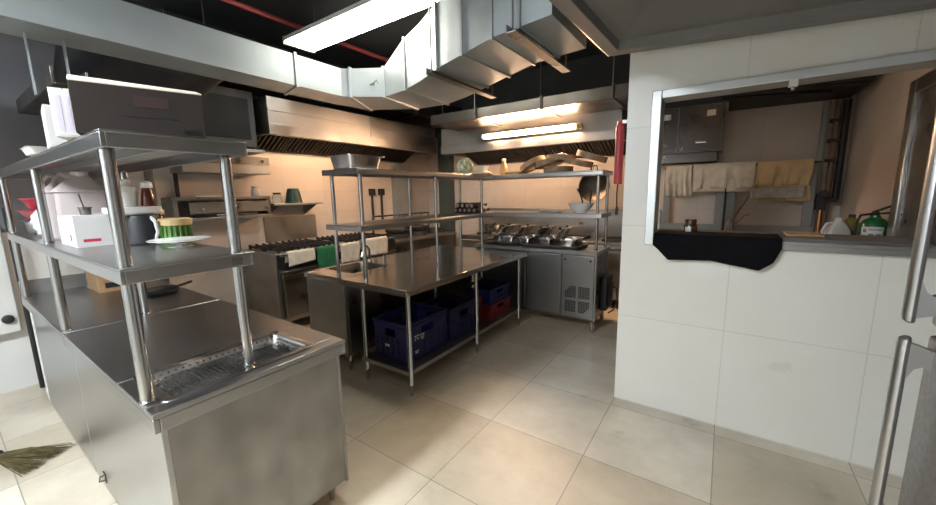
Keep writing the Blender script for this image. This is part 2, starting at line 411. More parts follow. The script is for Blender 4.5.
solo('sprinkler_pipe', MB().tube([(-3.66, -2.4, 3.22), (-3.66, 2.0, 3.22), (-3.66, 5.5, 3.22)], .022, 10), 'pinkred', 'thin red painted pipe running under the dark ceiling', 'pipe')
cl = thing('cable_ladder', 'grey cable ladder under the ceiling behind the front lamp', 'cable tray', (-2.7, 1.6, 3.22), world=True)
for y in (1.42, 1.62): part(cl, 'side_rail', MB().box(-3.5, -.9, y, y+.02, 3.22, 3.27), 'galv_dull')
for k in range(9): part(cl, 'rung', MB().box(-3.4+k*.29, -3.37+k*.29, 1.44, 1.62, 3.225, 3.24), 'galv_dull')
for (y, z, r) in ((4.9, 2.9, .03), (3.3, 3.0, .025)):
    pass

# ---------------------------------------------------------------- lamps and added fill lights
def strip_lamp(label, p0, p1, z, wid, mat, body='white', group=None):
    p0 = Vector((*p0, z)); p1 = Vector((*p1, z)); L = (p1-p0).length; a = math.atan2(p1.y-p0.y, p1.x-p0.x)
    t = thing('ceiling_lamp', label, 'lamp', (p0+p1)/2, a, group)
    h = L/2; w2 = wid/2
    part(t, 'housing', MB().box(-h, h, -w2, w2, .035, .06).box(-h, h, -w2-.008, -w2, .022, .06).box(-h, h, w2, w2+.008, .022, .06), body, bev=.002)
    mb = MB(); sec = [(-w2, .034), (-w2, .012), (-w2*.8, .004), (-w2*.4, 0), (w2*.4, 0), (w2*.8, .004), (w2, .012), (w2, .034)]
    mb.loft([[(x, y, zz) for y, zz in sec] for x in (-h+.02, h-.02)]); part(t, 'diffuser', mb, mat)
    for s in (-1, 1):
        part(t, 'end_cap', MB().box(s*(h-.02), s*(h+.012), -w2-.01, w2+.01, -.004, .064), 'jug', bev=.006)
        part(t, 'suspension_rod', MB().tube([(s*h*.7, 0, .06), (s*h*.7, 0, ZC-z)], .005, 6), 'steel_dark')
    return t
strip_lamp('bright white strip lamp hanging above the bent galvanised duct', (-3.62, 2.36), (-1.75, 2.35), 3.0, .31, 'tubef')
strip_lamp('cool white strip lamp over the aisle left of the counters', (-1.75, -2.1), (-1.75, -.6), 2.9, .26, 'tubec')
strip_lamp('neutral white strip lamp close above the viewer', (-1.5, -.5), (.1, -.5), 2.85, .26, 'tubeb')  # unseen fill light, added to brighten the viewer's side
t = thing('tube_lamp', 'warm glowing fluorescent tube on the front of the far hood', 'lamp', (-2.165, 4.5, 2.30))
part(t, 'batten', MB().box(-.69, .69, .03, .095, -.03, .04), 'white', bev=.004)
part(t, 'tube', MB().tube([(-.64, 0, 0), (.64, 0, 0)], .018, 12), 'tubeh')
for s in (-1, 1): part(t, 'tube_holder', MB().box(s*.64, s*.67, -.022, .03, -.025, .028), 'white', bev=.004)
t = thing('tube_lamp', 'warm fluorescent tube on the ceiling of the room behind the opening', 'lamp', (.1, 3.5, 2.95))  # added fill light, out of view, lifting the room behind
part(t, 'batten', MB().box(-.62, .62, -.03, .03, .03, .15), 'white', bev=.004)
part(t, 'tube', MB().tube([(-.6, 0, 0), (.6, 0, 0)], .018, 12), 'tubep')
for s in (-1, 1): part(t, 'tube_holder', MB().box(s*.58, s*.62, -.022, .022, -.025, .05), 'white', bev=.004)

# ---------------------------------------------------------------- hoods
def hood(label, axis, x0, x1, y0, y1, z0, z1, nf, loc):
    t = thing('cooking_hood', label, 'exhaust hood', loc, world=True)
    mb = MB(); e = .02; lip = .11
    if axis == 'Y':     # front faces +X
        mb.box(x1-e, x1, y0, y1, z0+lip, z1); mb.box(x0, x1-e, y0, y0+e, z0, z1); mb.box(x0, x1-e, y1-e, y1, z0, z1); mb.box(x0, x0+e, y0+e, y1-e, z0-.12, z1); mb.box(x0+e, x1-e, y0+e, y1-e, z1-e, z1)
        lb = MB().box(x1-e, x1+.012, y0-.005, y1+.005, z0-.004, z0+lip); lb.box(x1-.06, x1-e, y0, y1, z0-.004, z0+.02)
    else:               # front faces -Y
        mb.box(x0, x1, y0, y0+e, z0+lip, z1); mb.box(x0, x0+e, y0+e, y1, z0, z1); mb.box(x1-e, x1, y0+e, y1, z0, z1); mb.box(x0+e, x1-e, y1-e, y1, z0-.12, z1); mb.box(x0+e, x1-e, y0+e, y1-e, z1-e, z1)
        lb = MB().box(x0-.005, x1+.005, y0-.012, y0+e, z0-.004, z0+lip); lb.box(x0, x1, y0+e, y0+.06, z0-.004, z0+.02)
    part(t, 'hood_shell', mb, 'hood', bev=.003)
    part(t, 'hood_lip', lb, 'hood', bev=.003)
    a0, a1 = (y0+.03, y1-.03) if axis == 'Y' else (x0+.03, x1-.03)
    d0, d1 = (x0+.03, x1-.1) if axis == 'Y' else (y1-.03, y0+.1)
    for k in range(nf):
        s0 = a0+(a1-a0)*k/nf+.008; s1 = a0+(a1-a0)*(k+1)/nf-.008
        fb = MB()
        def pt(s, u, n):
            d = d0+(d1-d0)*u; z = z0-.10+(z1-z0)*u*.92
            dd = (1 if d1 > d0 else -1)*n*.5
            return (d+dd, s, z-n) if axis == 'Y' else (s, d+dd, z-n)
        def slab(sa, sb, ua, ub, na, nb):
            V = [fb.v(pt(s, u, n)) for n in (na, nb) for u in (ua, ub) for s in (sa, sb)]
            for q in ((0, 2, 3, 1), (4, 5, 7, 6), (0, 1, 5, 4), (2, 6, 7, 3), (0, 4, 6, 2), (1, 3, 7, 5)): fb.face([V[i] for i in q])
        slab(s0, s1, .02, .98, -.02, -.01)
        for (sa, sb) in ((s0, s0+.02), (s1-.02, s1)): slab(sa, sb, .02, .98, -.01, .015)
        slab(s0, s1, .02, .05, -.01, .015); slab(s0, s1, .95, .98, -.01, .015)
        ns = 7
        for j in range(ns):
            c = s0+.02+(s1-s0-.04)*(j+.5)/ns; slab(c-.012, c+.012, .05, .95, -.01, .012)
        part(t, 'grease_filter', fb, 'filter')
    return t
h1 = hood('long steel cooking hood on the left wall above the gas ranges', 'Y', -4.74, -4.0, 2.18, 4.93, 2.20, 2.58, 6, (-4.37, 3.5, 2.2))
part(h1, 'seam_strip', MB().box(-4.0, -3.99, 2.18, 4.93, 2.44, 2.455), 'hood'); part(h1, 'seam_strip', MB().box(-4.0, -3.992, 3.55, 3.565, 2.31, 2.58), 'hood')
hood('steel cooking hood along the far wall with a warm tube light on its front', 'X', -3.62, -1.03, 4.6, 5.59, 2.13, 2.50, 6, (-2.2, 5.1, 2.13))

def under_lamp(label, axis, a0, a1, b, z):
    t = thing('hood_lamp', label, 'lamp', ((a0+a1)/2, b, z) if axis == 'X' else (b, (a0+a1)/2, z), 0 if axis == 'X' else R(90)); h = (a1-a0)/2
    part(t, 'batten', MB().box(-h, h, -.025, .025, .02, .05), 'steel_dark', bev=.003)
    part(t, 'tube', MB().tube([(-h+.04, 0, 0), (h-.04, 0, 0)], .013, 10), 'tubeu')
    for s in (-1, 1): part(t, 'tube_holder', MB().box(s*(h-.04), s*h, -.018, .018, -.016, .03), 'steel_dark')
under_lamp('warm tube inside the far hood behind its front lip', 'X', -3.3, -1.4, 4.68, 2.185)
under_lamp('warm tube inside the left hood behind its front lip', 'Y', 2.5, 3.9, -4.09, 2.255)

# ---------------------------------------------------------------- near counters (left)
ca = thing('pass_counter', 'stainless steel near counter with a perforated pan set in its top', 'counter', (-2.2, .7, 0), world=True)
def worktop(x0, x1, y0, y1, z, hole=None, lip=.07):
    mb = MB()
    if hole:
        a, b, c, d = hole
        mb.box(x0, a, y0, y1, z-.02, z); mb.box(b, x1, y0, y1, z-.02, z); mb.box(a, b, y0, c, z-.02, z); mb.box(a, b, d, y1, z-.02, z)
    else: mb.box(x0, x1, y0, y1, z-.02, z)
    e = .018
    mb.box(x0, x1, y0, y0+e, z-lip, z-.02); mb.box(x0, x1, y1-e, y1, z-lip, z-.02); mb.box(x0, x0+e, y0+e, y1-e, z-lip, z-.02); mb.box(x1-e, x1, y0+e, y1-e, z-lip, z-.02)
    return mb
PX0, PX1, PY0, PY1 = -1.875, -1.565, .40, .945
part(ca, 'worktop', worktop(-2.845, -1.49, .33, 1.085, .85, (PX0, PX1, PY0, PY1)), 'steel_top', bev=.003)
part(ca, 'end_panel', MB().box(-1.535, -1.52, .365, 1.06, .09, .80), 'steel_stain', bev=.003)
part(ca, 'corner_post', MB().box(-1.535, -1.515, .352, .372, .0, .80), 'steel', bev=.003)
part(ca, 'corner_post', MB().box(-1.535, -1.515, 1.05, 1.066, .08, .80), 'steel_dull', bev=.003)
part(ca, 'side_panel', MB().box(-2.84, -1.537, .355, .368, .012, .80), 'steel', bev=.002)
part(ca, 'back_panel', MB().box(-2.84, -1.537, 1.05, 1.06, .09, .80), 'steel_dull')
mb = MB().tube([(-2.62, .352, .10), (-2.62, .335, .10), (-2.62, .33, .075), (-2.62, .352, .07)], .004, 6); mb.box(-2.64, -2.60, .35, .356, .06, .115)
part(ca, 'latch', mb, 'steel_dark')
for (x, y) in ((-1.56, .99), (-2.80, .99), (-2.80, .40), (-1.57, .40)): part(ca, 'leg', leg(x, y, .79), 'steel_tube')
cb = thing('pass_counter', 'stainless steel far half of the left counter, near the painted wall', 'counter', (-3.6, .7, 0), world=True)
part(cb, 'worktop', worktop(-4.28, -2.85, .33, 1.085, .85), 'steel_top', bev=.003)
part(cb, 'side_panel', MB().box(-4.16, -2.852, .355, .368, .012, .80), 'steel', bev=.002)
part(cb, 'back_panel', MB().box(-4.16, -2.852, 1.05, 1.06, .09, .80), 'steel_dull')
mb = MB().box(-4.28, -4.265, .33, 1.085, .85, .96); part(cb, 'upstand', mb, 'steel_dull', bev=.002)
for (x, y) in ((-4.23, .37), (-4.23, 1.0), (-2.89, .99), (-2.89, .40)): part(cb, 'leg', leg(x, y, .79), 'white' if (x < -4 and y < .5) else 'steel_tube')
# perforated pan
pp = thing('perforated_pan', 'shallow perforated steel drain pan sunk in the near counter', 'pan', ((PX0+PX1)/2, (PY0+PY1)/2, .78))
hx, hy = (PX1-PX0)/2, (PY1-PY0)/2
mb = MB().rloft([(hx+.022, hy+.022, .03, .070), (hx+.022, hy+.022, .03, .074), (hx-.004, hy-.004, .03, .074), (hx-.008, hy-.008, .03, .068), (hx-.014, hy-.014, .035, .022), (hx-.03, hy-.03, .035, .015)], c0=False)
mb.use('steel_bright'); mb.use('iron')
for i in range(12):
    for j in range(24):
        x = -hx+.05+i*(2*hx-.10)/11; y = -hy+.05+j*(2*hy-.10)/23
        mb.lathe([(.0038, .0165), (.0038, .0175)], (x, y, 0), 8)
for s in (-1, 1):
    for i in range(18):
        for z in (.034, .053):
            y = -hy+.05+(i+(.5 if z > .04 else 0))*(2*hy-.11)/17; xx = s*(hx-.0105-(.045-z)*.13)
            mb.box(xx-.0022, xx+.0022, y-.0028, y+.0028, z-.0028, z+.0028)
    for i in range(9):
        for z in (.034, .053):
            x = -hx+.05+i*(2*hx-.10)/8; yy = s*(hy-.0105-(.045-z)*.13)
            mb.box(x-.0028, x+.0028, yy-.0022, yy+.0022, z-.0028, z+.0028)
part(pp, 'pan_body', mb, None, solid=.002, ang=50)
# overshelf on the near counters
ov = thing('overshelf', 'two-tier steel overshelf standing on the left counter, loaded with boxes and jugs', 'shelf', (-2.9, .55, .85), world=True)
for (nm, z) in (('upper_shelf', 1.755), ('lower_shelf', 1.33)):
    o = part(ov, nm, tray(MB(), -4.24, -1.525 if z > 1.5 else -1.56, .325, .738, z, .052), 'steel', bev=.002)
    mb = MB().box(-4.1, -1.62, .50, .59, z-.04, z-.009); part(ov, 'stiffener', mb, 'steel_dull', bev=.002)
o = part(ov, 'maker_plate', MB().box(-1.561, -1.5575, .655, .69, 1.288, 1.316), 'steel_dark', label='small dark maker plate on the shelf edge')
for x in (-1.605, -2.88, -4.2):
    for y in (.352, .69):
        part(ov, 'post', post(x, y, .85, 1.71, .02), 'steel_tube')

# ---------------------------------------------------------------- sink bench, prep table, overshelf, refrigerated counter
sb = thing('sink_bench', 'steel sink bench with a closed end, between range and prep table', 'sink', (-2.9, 2.9, 0), world=True)
part(sb, 'worktop', worktop(-3.19, -2.625, 1.93, 3.94, .85, (-3.13, -2.72, 2.12, 2.56), .05), 'steel_gloss', bev=.003)
mb = MB().rloft([(.205, .22, .04, .848), (.20, .215, .04, .70), (.17, .18, .05, .62)], (-2.925, 2.34), c0=False)
part(sb, 'basin', mb, 'steel_dark', solid=.003)
mb = MB().tube([(-3.05, 2.60, .85), (-3.05, 2.60, .98), (-3.05, 2.57, 1.02), (-3.03, 2.50, 1.0), (-2.98, 2.44, .93)], .011, 10); mb.lathe([(.025, .85), (.022, .875)], (-3.05, 2.60, 0), 14)
part(sb, 'faucet', mb, 'steel_bright')
mb = MB().tube([(-2.86, 2.62, .85), (-2.86, 2.62, .93)], .014, 10); mb.tube([(-2.86, 2.62, .93), (-2.80, 2.60, .945)], .007, 8); part(sb, 'tap', mb, 'steel_bright')
part(sb, 'end_panel', MB().box(-3.18, -2.66, 1.945, 1.96, .14, .80), 'steel_dull', bev=.003)
part(sb, 'corner_post', MB().box(-2.66, -2.63, 1.94, 1.97, .14, .80), 'steel_dull', bev=.003)
part(sb, 'back_panel', MB().box(-2.645, -2.632, 1.98, 3.90, .14, .80), 'steel_dark')  # added dark panel in place of shade under the prep table
part(sb, 'side_panel', MB().box(-3.18, -3.165, 1.97, 3.92, .14, .80), 'steel_dull')
for (x, y) in ((-2.66, 1.98), (-3.14, 1.98), (-2.66, 3.88), (-3.14, 3.88)): part(sb, 'leg', leg(x, y, .8), 'steel_tube')
pt_ = thing('prep_table', 'long open stainless prep table with blue crates underneath', 'table', (-2.25, 2.9, 0), world=True)
part(pt_, 'worktop', worktop(-2.622, -1.87, 1.91, 3.945, .85, None, .05), 'steel_gloss', bev=.003)
mb = tray(MB(), -2.44, -1.895, 1.93, 3.80, .20, .035); part(pt_, 'undershelf', mb, 'steel_dull', bev=.002)
for y in (1.95, 2.88, 3.77):
    for x in (-2.40, -1.895): part(pt_, 'leg', leg(x, y, .80), 'steel_tube')
o2 = thing('overshelf', 'L-shaped two-tier steel overshelf above prep table and refrigerated counter', 'shelf', (-2.4, 3.2, .85), world=True)
for (nm, z) in (('upper_shelf', 1.757), ('lower_shelf', 1.30)):
    mb = MB(); e = .012; t_ = .008; lp = .045
    for (x0, x1, y0, y1) in ((-2.83, -2.38, 1.955, 4.46), (-2.38, -1.07, 4.05, 4.46)): mb.box(x0, x1, y0, y1, z-t_, z)
    for (x0, x1, y0, y1) in ((-2.83, -2.38, 1.955, 1.955+e), (-2.83, -2.83+e, 1.967, 4.46), (-2.38-e, -2.38, 1.967, 4.05), (-2.38-e, -1.07, 4.05, 4.05+e), (-1.07-e, -1.07, 4.062, 4.46), (-2.818, -1.082, 4.46-e, 4.46)):
        mb.box(x0, x1, y0, y1, z-lp, z-t_)
    part(o2, nm, mb, 'steel', bev=.002)
for (x, y, zb) in ((-2.43, 2.02, .85), (-2.79, 2.02, .85), (-2.43, 2.97, .85), (-2.79, 2.97, .85), (-2.43, 3.84, .85), (-2.79, 3.9, .85), (-1.135, 4.13, .90), (-1.105, 4.40, .90)):
    part(o2, 'post', post(x, y, zb, 1.712, .0165), 'steel_tube')
fr = thing('refrigerated_counter', 'steel undercounter refrigerator with louvred right panel below the topping pans', 'refrigerator', (-1.85, 4.24, 0), world=True)
part(fr, 'body', MB().box(-2.60, -1.095, 3.985, 4.50, .13, .86), 'steel_dark', bev=.003)
part(fr, 'worktop', MB().box(-2.61, -1.075, 3.96, 4.515, .86, .90), 'steel', bev=.003)
part(fr, 'door', MB().box(-1.90, -1.475, 3.965, 3.984, .16, .845), 'steel', bev=.004)
part(fr, 'door', MB().box(-2.56, -1.91, 3.965, 3.984, .16, .845), 'steel', bev=.004)
gp = part(fr, 'louvre_panel', MB().box(-1.45, -1.10, 3.962, 3.984, .15, .845), 'steel', bev=.004)
part(fr, 'corner_post', MB().box(-1.095, -1.078, 3.965, 3.99, .13, .86), 'steel', bev=.002)
for qi, (x0, z0) in enumerate(((-1.412, .375), (-1.262, .375), (-1.412, .21), (-1.262, .21))):
    mb = MB(); n = 7
    for i in range(n):
        for j in range(n):
            if qi == 0 and i+(n-1-j) < 3: continue
            if qi == 3 and (n-1-i)+j < 3: continue
            mb.box(x0+i*.0178, x0+i*.0178+.0142, 3.9605, 3.963, z0+j*.0192, z0+j*.0192+.0155)
    part(gp, 'grille', mb, 'iron')
mb = MB()
for x in (-1.42, -1.14): mb.lathe([(.012, 0), (.012, .004)], (x, 3.9625, .80), 12, Matrix.Rotation(R(90), 3, 'X'))
part(gp, 'screw', mb, 'iron')
for (x, y) in ((-1.115, 4.0), (-2.5, 4.0), (-1.13, 4.46), (-2.5, 4.46)): part(fr, 'leg', MB().lathe([(.02, 0), (.02, .02), (.024, .025), (.024, .13)], (x, y, 0), 14), 'steel_tube')
mb = MB().box(-1.093, -1.02, 4.2, 4.46, .2, .58); mb.box(-1.02, -1.0, 4.24, 4.42, .25, .5)
part(fr, 'compressor_box', mb, 'black', bev=.01)
part(fr, 'cable', MB().tube([(-1.02, 4.40, .45), (-.97, 4.44, .42), (-.96, 4.45, .30), (-1.0, 4.46, .15), (-1.06, 4.47, .1)], .008, 8), 'black')

# topping rail and pans
tr = solo('topping_tray', MB().rloft([(.64, .20, .05, .903), (.66, .215, .06, .93), (.66, .215, .06, .934), (.635, .19, .05, .934), (.62, .18, .05, .912)], (-1.95, 4.24)), 'steel_dark', 'long dark tray on the refrigerated counter holding the steel topping pans', 'tray', ang=50)
def topping(label):
    t = thing('topping_pan', label, 'pan', (0, 0, 0), group='topping pans on the refrigerated counter')
    mb = MB().rloft([(.045, .055, .015, 0), (.05, .062, .018, .05), (.06, .072, .018, .052), (.06, .072, .018, .055), (.047, .058, .016, .053), (.042, .052, .015, .01)])
    part(t, 'pan_body', mb, 'steel_bright', ang=50)
    mt = Matrix.Translation((-.012, .01, .064)) @ Matrix.Rotation(R(-40), 4, 'Y')
    def f(u, v):
        x = (u-.5)*.14; y = (v-.5)*.135
        return mt @ Vector((x, y, .035+.042*(1-(2*u-1)**2)*(1-.35*(2*v-1)**2)))
    part(t, 'lid', MB().grid(f, 10, 8), 'steel_bright', solid=.0025)
    mt2 = mt @ Matrix.Translation((0, 0, .077))
    mb = MB().lathe([(.010, 0), (.008, .006), (.012, .014), (.008, .018)], (0, 0, 0), 12); bmesh.ops.transform(mb.bm, matrix=mt2, verts=mb.bm.verts)
    part(t, 'lid_handle', mb, 'black')
    return t
LBL = ['front row, leftmost', 'front row, second from left', 'front row, third from left', 'front row, rightmost', 'back row, leftmost', 'back row, second from left', 'back row, middle', 'back row, fourth from left', 'back row, rightmost']
spots = [(-2.20, 4.135), (-1.97, 4.135), (-1.70, 4.135), (-1.45, 4.135), (-2.46, 4.335), (-2.22, 4.335), (-1.96, 4.335), (-1.70, 4.335), (-1.44, 4.335)]
tp0 = None
for (x, y), l in zip(spots, LBL):
    lab = 'small steel topping pan with tilted domed lid, %s of the tray' % l
    if tp0 is None: tp0 = topping(lab); tp0.location = (x, y, .914); tp0.scale = (1.55, 1.4, 1.6)
    else: dup(tp0, (x, y, .914), random.uniform(-.25, .25), lab, sc=(1.55, 1.4, 1.6))
# utensil on the counter's right
mb = MB().box(-1.22, -.96, 4.66, 4.70, .905, .925)

# ---------------------------------------------------------------- cooking line
def gas_range(label, y0, y1):
    t = thing('gas_range', label, 'stove', (-4.36, (y0+y1)/2, 0), world=True)
    part(t, 'body', MB().box(-4.72, -4.0, y0, y1, .13, .92), 'steel_dull', bev=.004)
    part(t, 'control_panel', MB().box(-4.0, -3.975, y0+.02, y1-.02, .745, .915), 'black', bev=.004)
    dr = part(t, 'oven_door', MB().box(-4.0, -3.965, y0+.05, y1-.03, .19, .70), 'steel_dark', bev=.005)
    part(dr, 'door_trim', MB().box(-3.966, -3.962, y0+.06, y0+.07, .2, .64).box(-3.966, -3.962, y0+.06, y1-.04, .63, .64), 'steel')
    mb = MB().tube([(-3.965, y0+.2, .66), (-3.925, y0+.2, .665), (-3.925, y1-.2, .665), (-3.965, y1-.2, .66)], .011, 8); part(dr, 'handle', mb, 'black')
    part(t, 'front_ledge', MB().box(-4.0, -3.93, y0+.03, y1-.03, .715, .732), 'steel', bev=.003)
    for k in range(4):
        y = y0+.14+k*(y1-y0-.28)/3
        part(t, 'knob', MB().lathe([(.026, 0), (.024, .02), (.012, .022), (.012, .035)], (-3.975, y, .80), 16, Matrix.Rotation(R(90), 3, 'Y')), 'iron')
    for i in range(2):
        for j in range(2):
            cx = -4.54+i*.34; cy = y0+(y1-y0)*(.27+.46*j); mb = MB()
            for k in range(5):
                yy = cy-.16+k*.08; mb.box(cx-.16, cx+.16, yy-.009, yy+.009, .945, .965)
                for s in (-1, 1): mb.box(cx+s*.15-.012, cx+s*.15+.012, yy-.012, yy+.012, .92, .975)
            for s in (-1, 0, 1): mb.box(cx+s*.12-.008, cx+s*.12+.008, cy-.18, cy+.18, .94, .958)
            part(t, 'grate', mb, 'iron')
            part(t, 'burner', MB().lathe([(.06, .92), (.055, .935), (.03, .94), (.03, .944)], (cx, cy, 0), 16), 'iron')
    mb = MB().tube([(-4.0, y0+.04, .90), (-3.93, y0+.04, .905), (-3.93, y1-.04, .905), (-4.0, y1-.04, .90)], .010, 8); part(t, 'towel_bar', mb, 'steel_tube')
    for (x, y) in ((-4.04, y0+.05), (-4.04, y1-.05), (-4.68, y0+.05), (-4.68, y1-.05)): part(t, 'leg', leg(x, y, .13, .022), 'steel_dark')
    return t
gas_range('black-fronted gas range with grates, nearest on the left wall', 2.10, 2.99)
gas_range('black-fronted gas range on the left wall, farther from the viewer', 3.01, 3.90)
def towel(name, label, cat, mat, x_bar, z_bar, a0, a1, front, back, axis='Y', sgn=1, group=None, amp=.012, slant=0, rad=.014, nv=16):
    """cloth folded over a bar: drops by front on the outer side and by back on the inner one"""
    ph = random.uniform(0, 6); Lc = pi*rad
    def f(u, v):
        s = -back+(front+back+Lc)*u
        a = a0+(a1-a0)*v
        wob = amp*(sin(v*9+ph)+.5*sin(v*21+ph*2))
        if s < 0: d = -rad; z = s; k = -s/back if back else 0
        elif s < Lc: th = s/rad; d = -rad*cos(th); z = rad*sin(th); k = 0
        else: d = rad; z = -(s-Lc); k = (s-Lc)/front
        d += abs(wob)*k*sgn*(1 if s > Lc*.5 else -.5)+0
        z += slant*(v-.5)*k
        a += .012*sin(s*14+ph)*k
        return (x_bar+sgn*d, a, z_bar+z) if axis == 'Y' else (a, x_bar+sgn*d, z_bar+z)
    return solo(name, MB().grid(f, 22, nv), mat, label, cat, group, solid=.006, ang=80)
towel('hand_towel', 'white patterned towel on the near range, left of the green one', 'towel', 'towel', -3.925, .925, 2.19, 2.52, .13, .09, slant=.03, rad=.022)
towel('hand_towel', 'green towel hanging on the range bar between white towels', 'towel', 'green', -3.925, .925, 2.555, 2.85, .27, .06, rad=.022)
towel('hand_towel', 'white patterned towel on the farther range, right of the green one', 'towel', 'towel', -3.925, .925, 2.875, 3.17, .22, .08, rad=.022)
towel('hand_towel', 'white towel bunched at the right end of the range bar', 'towel', 'towel', -3.925, .935, 3.22, 3.66, .20, .10, rad=.03, amp=.02)
wr = thing('wok_range', 'dark wok range in the back corner with raised pan racks', 'stove', (-4.36, 4.7, 0), world=True)
part(wr, 'body', MB().box(-4.60, -4.0, 3.92, 5.38, .12, .82), 'steel_dark', bev=.004)
part(wr, 'top', MB().box(-4.61, -3.96, 3.915, 5.40, .82, .86), 'steel_dull', bev=.003)
for y in (4.25, 4.70, 5.14):
    part(wr, 'burner_ring', MB().lathe([(.20, .86), (.19, .93), (.17, .93), (.16, .88)], (-4.30, y, 0), 24), 'iron')
for (x, y) in ((-4.04, 3.98), (-4.04, 5.33), (-4.56, 3.98), (-4.56, 5.33)): part(wr, 'leg', leg(x, y, .12, .022), 'steel_dark')
mb = MB().tube([(-4.57, 4.0, 1.20), (-4.57, 5.35, 1.20)], .015, 8)
for y in (4.0, 5.35): mb.tube([(-4.57, y, .85), (-4.57, y, 1.20)], .015, 8)
for y in (4.2, 4.7, 5.15): mb.tube([(-4.57, y, 1.20), (-4.57, y, 1.10), (-4.42, y, 1.08), (-4.34, y, 1.03)], .012, 8)
part(wr, 'water_pipe', mb, 'steel_tube')
bw = thing('back_stove', 'steel stove line along the far wall behind the refrigerated counter', 'stove', (-2.2, 5.25, 0), world=True)
part(bw, 'body', MB().box(-3.55, -.72, 4.98, 5.55, .12, .84), 'steel_dull', bev=.004)
part(bw, 'top', MB().box(-3.57, -.70, 4.95, 5.56, .84, .875), 'steel', bev=.003)
part(bw, 'splashback', MB().box(-3.57, -.70, 5.54, 5.575, .875, 1.28), 'steel_dull', bev=.003)
part(bw, 'front_rail', MB().tube([(-3.5, 4.92, .80), (-.75, 4.92, .80)], .012, 8), 'steel_tube')
for k in range(4):
    mb = MB(); cx = -3.1+k*.66
    for j in range(5): mb.box(cx-.2, cx+.2, 5.08+j*.08, 5.1+j*.08, .885, .905)
    for s in (-1, 1): mb.box(cx+s*.19-.01, cx+s*.19+.01, 5.06, 5.44, .872, .9)
    part(bw, 'grate', mb, 'iron')
for (x, y) in ((-3.5, 5.03), (-.77, 5.03), (-3.5, 5.5), (-.77, 5.5)): part(bw, 'leg', leg(x, y, .12, .022), 'steel_dark')
# pan rack objects on wok range
def pan(name, label, loc, r, h, mat, rz, group=None, hl=.2):
    t = thing(name, label, 'pan', loc, rz, group)
    part(t, 'pan_body', MB().lathe([(r*.8, 0), (r*.97, h*.5), (r, h), (r*.97, h), (r*.94, h*.5), (r*.77, .006)], n=28), mat, ang=50)
    part(t, 'handle', MB().tube([(r*.96, 0, h*.8), (r+.05, 0, h*1.0), (r+hl, 0, h*1.25)], .010, 8), mat); return t
pan('frying_pan', 'dark frying pan on the wok range, nearest the ranges', (-4.28, 4.25, .932), .20, .06, 'iron', R(-30))
pan('frying_pan', 'dark frying pan on the middle ring of the wok range', (-4.28, 4.70, .932), .21, .07, 'iron', R(-50))
pan('saucepan', 'blackened pan on the far wall stove, left end', (-3.1, 5.25, .907), .15, .12, 'steel_dark', R(-70), hl=.14)
# salamander, warmer shelf, wall shelf
sg = thing('salamander_grill', 'steel salamander grill mounted on the left wall with two small knobs', 'grill', (-4.55, 1.86, 1.3), world=True)
mb = MB(); mb.box(-4.74, -4.42, 1.39, 2.34, 1.52, 1.555); mb.box(-4.74, -4.70, 1.39, 2.34, 1.34, 1.52); mb.box(-4.70, -4.43, 1.39, 1.43, 1.34, 1.52); mb.box(-4.70, -4.43, 2.30, 2.34, 1.34, 1.52)
part(sg, 'casing', mb, 'steel_dark', bev=.003)
part(sg, 'front_panel', MB().box(-4.45, -4.41, 1.52, 2.33, 1.385, 1.50), 'steel_dark', bev=.004)
part(sg, 'drip_tray', MB().box(-4.72, -4.39, 1.52, 2.34, 1.315, 1.345), 'steel', bev=.003)
for y in (1.63, 2.27):
    part(sg, 'knob', MB().lathe([(.017, 0), (.015, .02)], (-4.41, y, 1.43), 14, Matrix.Rotation(R(90), 3, 'Y')), 'steel_bright')
mb = MB().tube([(-4.40, 1.75, 1.37), (-4.37, 1.75, 1.365), (-4.37, 2.15, 1.365), (-4.40, 2.15, 1.37)], .008, 8); part(sg, 'handle', mb, 'steel')
solo('folded_paper', MB().box(-4.66, -4.5, 1.62, 1.85, 1.556, 1.566), 'white', 'white paper lying on top of the salamander grill', 'paper', bev=.002)
ws = thing('warming_shelf', 'steel wall cabinet shelf above the salamander grill', 'shelf', (-4.55, 1.93, 1.8), world=True)
part(ws, 'shelf_box', MB().box(-4.74, -4.40, 1.50, 2.36, 1.80, 1.90), 'steel_dull', bev=.004)
part(ws, 'slot', MB().box(-4.401, -4.396, 1.75, 2.26, 1.90, 1.93).box(-4.74, -4.40, 1.7, 2.36, 1.90, 1.99), 'steel_dark', bev=.003)
part(ws, 'knob', MB().lathe([(.016, 0), (.014, .018)], (-4.40, 2.28, 1.945), 14, Matrix.Rotation(R(90), 3, 'Y')), 'steel_bright')
for y in (1.52, 2.02): part(ws, 'support_strut', MB().box(-4.73, -4.70, y, y+.03, 1.557, 1.80), 'iron')
wl = thing('wall_shelf', 'small steel wall shelf with sloping brackets holding a green tub', 'shelf', (-4.6, 2.75, 1.45), world=True)
part(wl, 'shelf_plate', MB().box(-4.74, -4.42, 2.38, 3.05, 1.435, 1.46), 'steel', bev=.003)
for y in (2.43, 2.95):
    mb = MB(); mb.loft([[(-4.745, y, 1.435), (-4.45, y, 1.435), (-4.745, y, 1.30)], [(-4.745, y+.02, 1.435), (-4.45, y+.02, 1.435), (-4.745, y+.02, 1.30)]]); part(wl, 'bracket', mb, 'steel_dull')
bk = thing('plastic_tub', 'dark green plastic tub upside down on the wall shelf', 'tub', (-4.57, 2.72, 1.46))
part(bk, 'tub_body', MB().lathe([(.105, 0), (.105, .012), (.095, .014), (.070, .175), (.062, .182), (0, .182)], n=28), 'darkgreen')
mb = MB()
for k in range(18):
    a = 2*pi*k/18; mb.tube([(.097*cos(a), .097*sin(a), .016), (.073*cos(a), .073*sin(a), .15)], .004, 6)
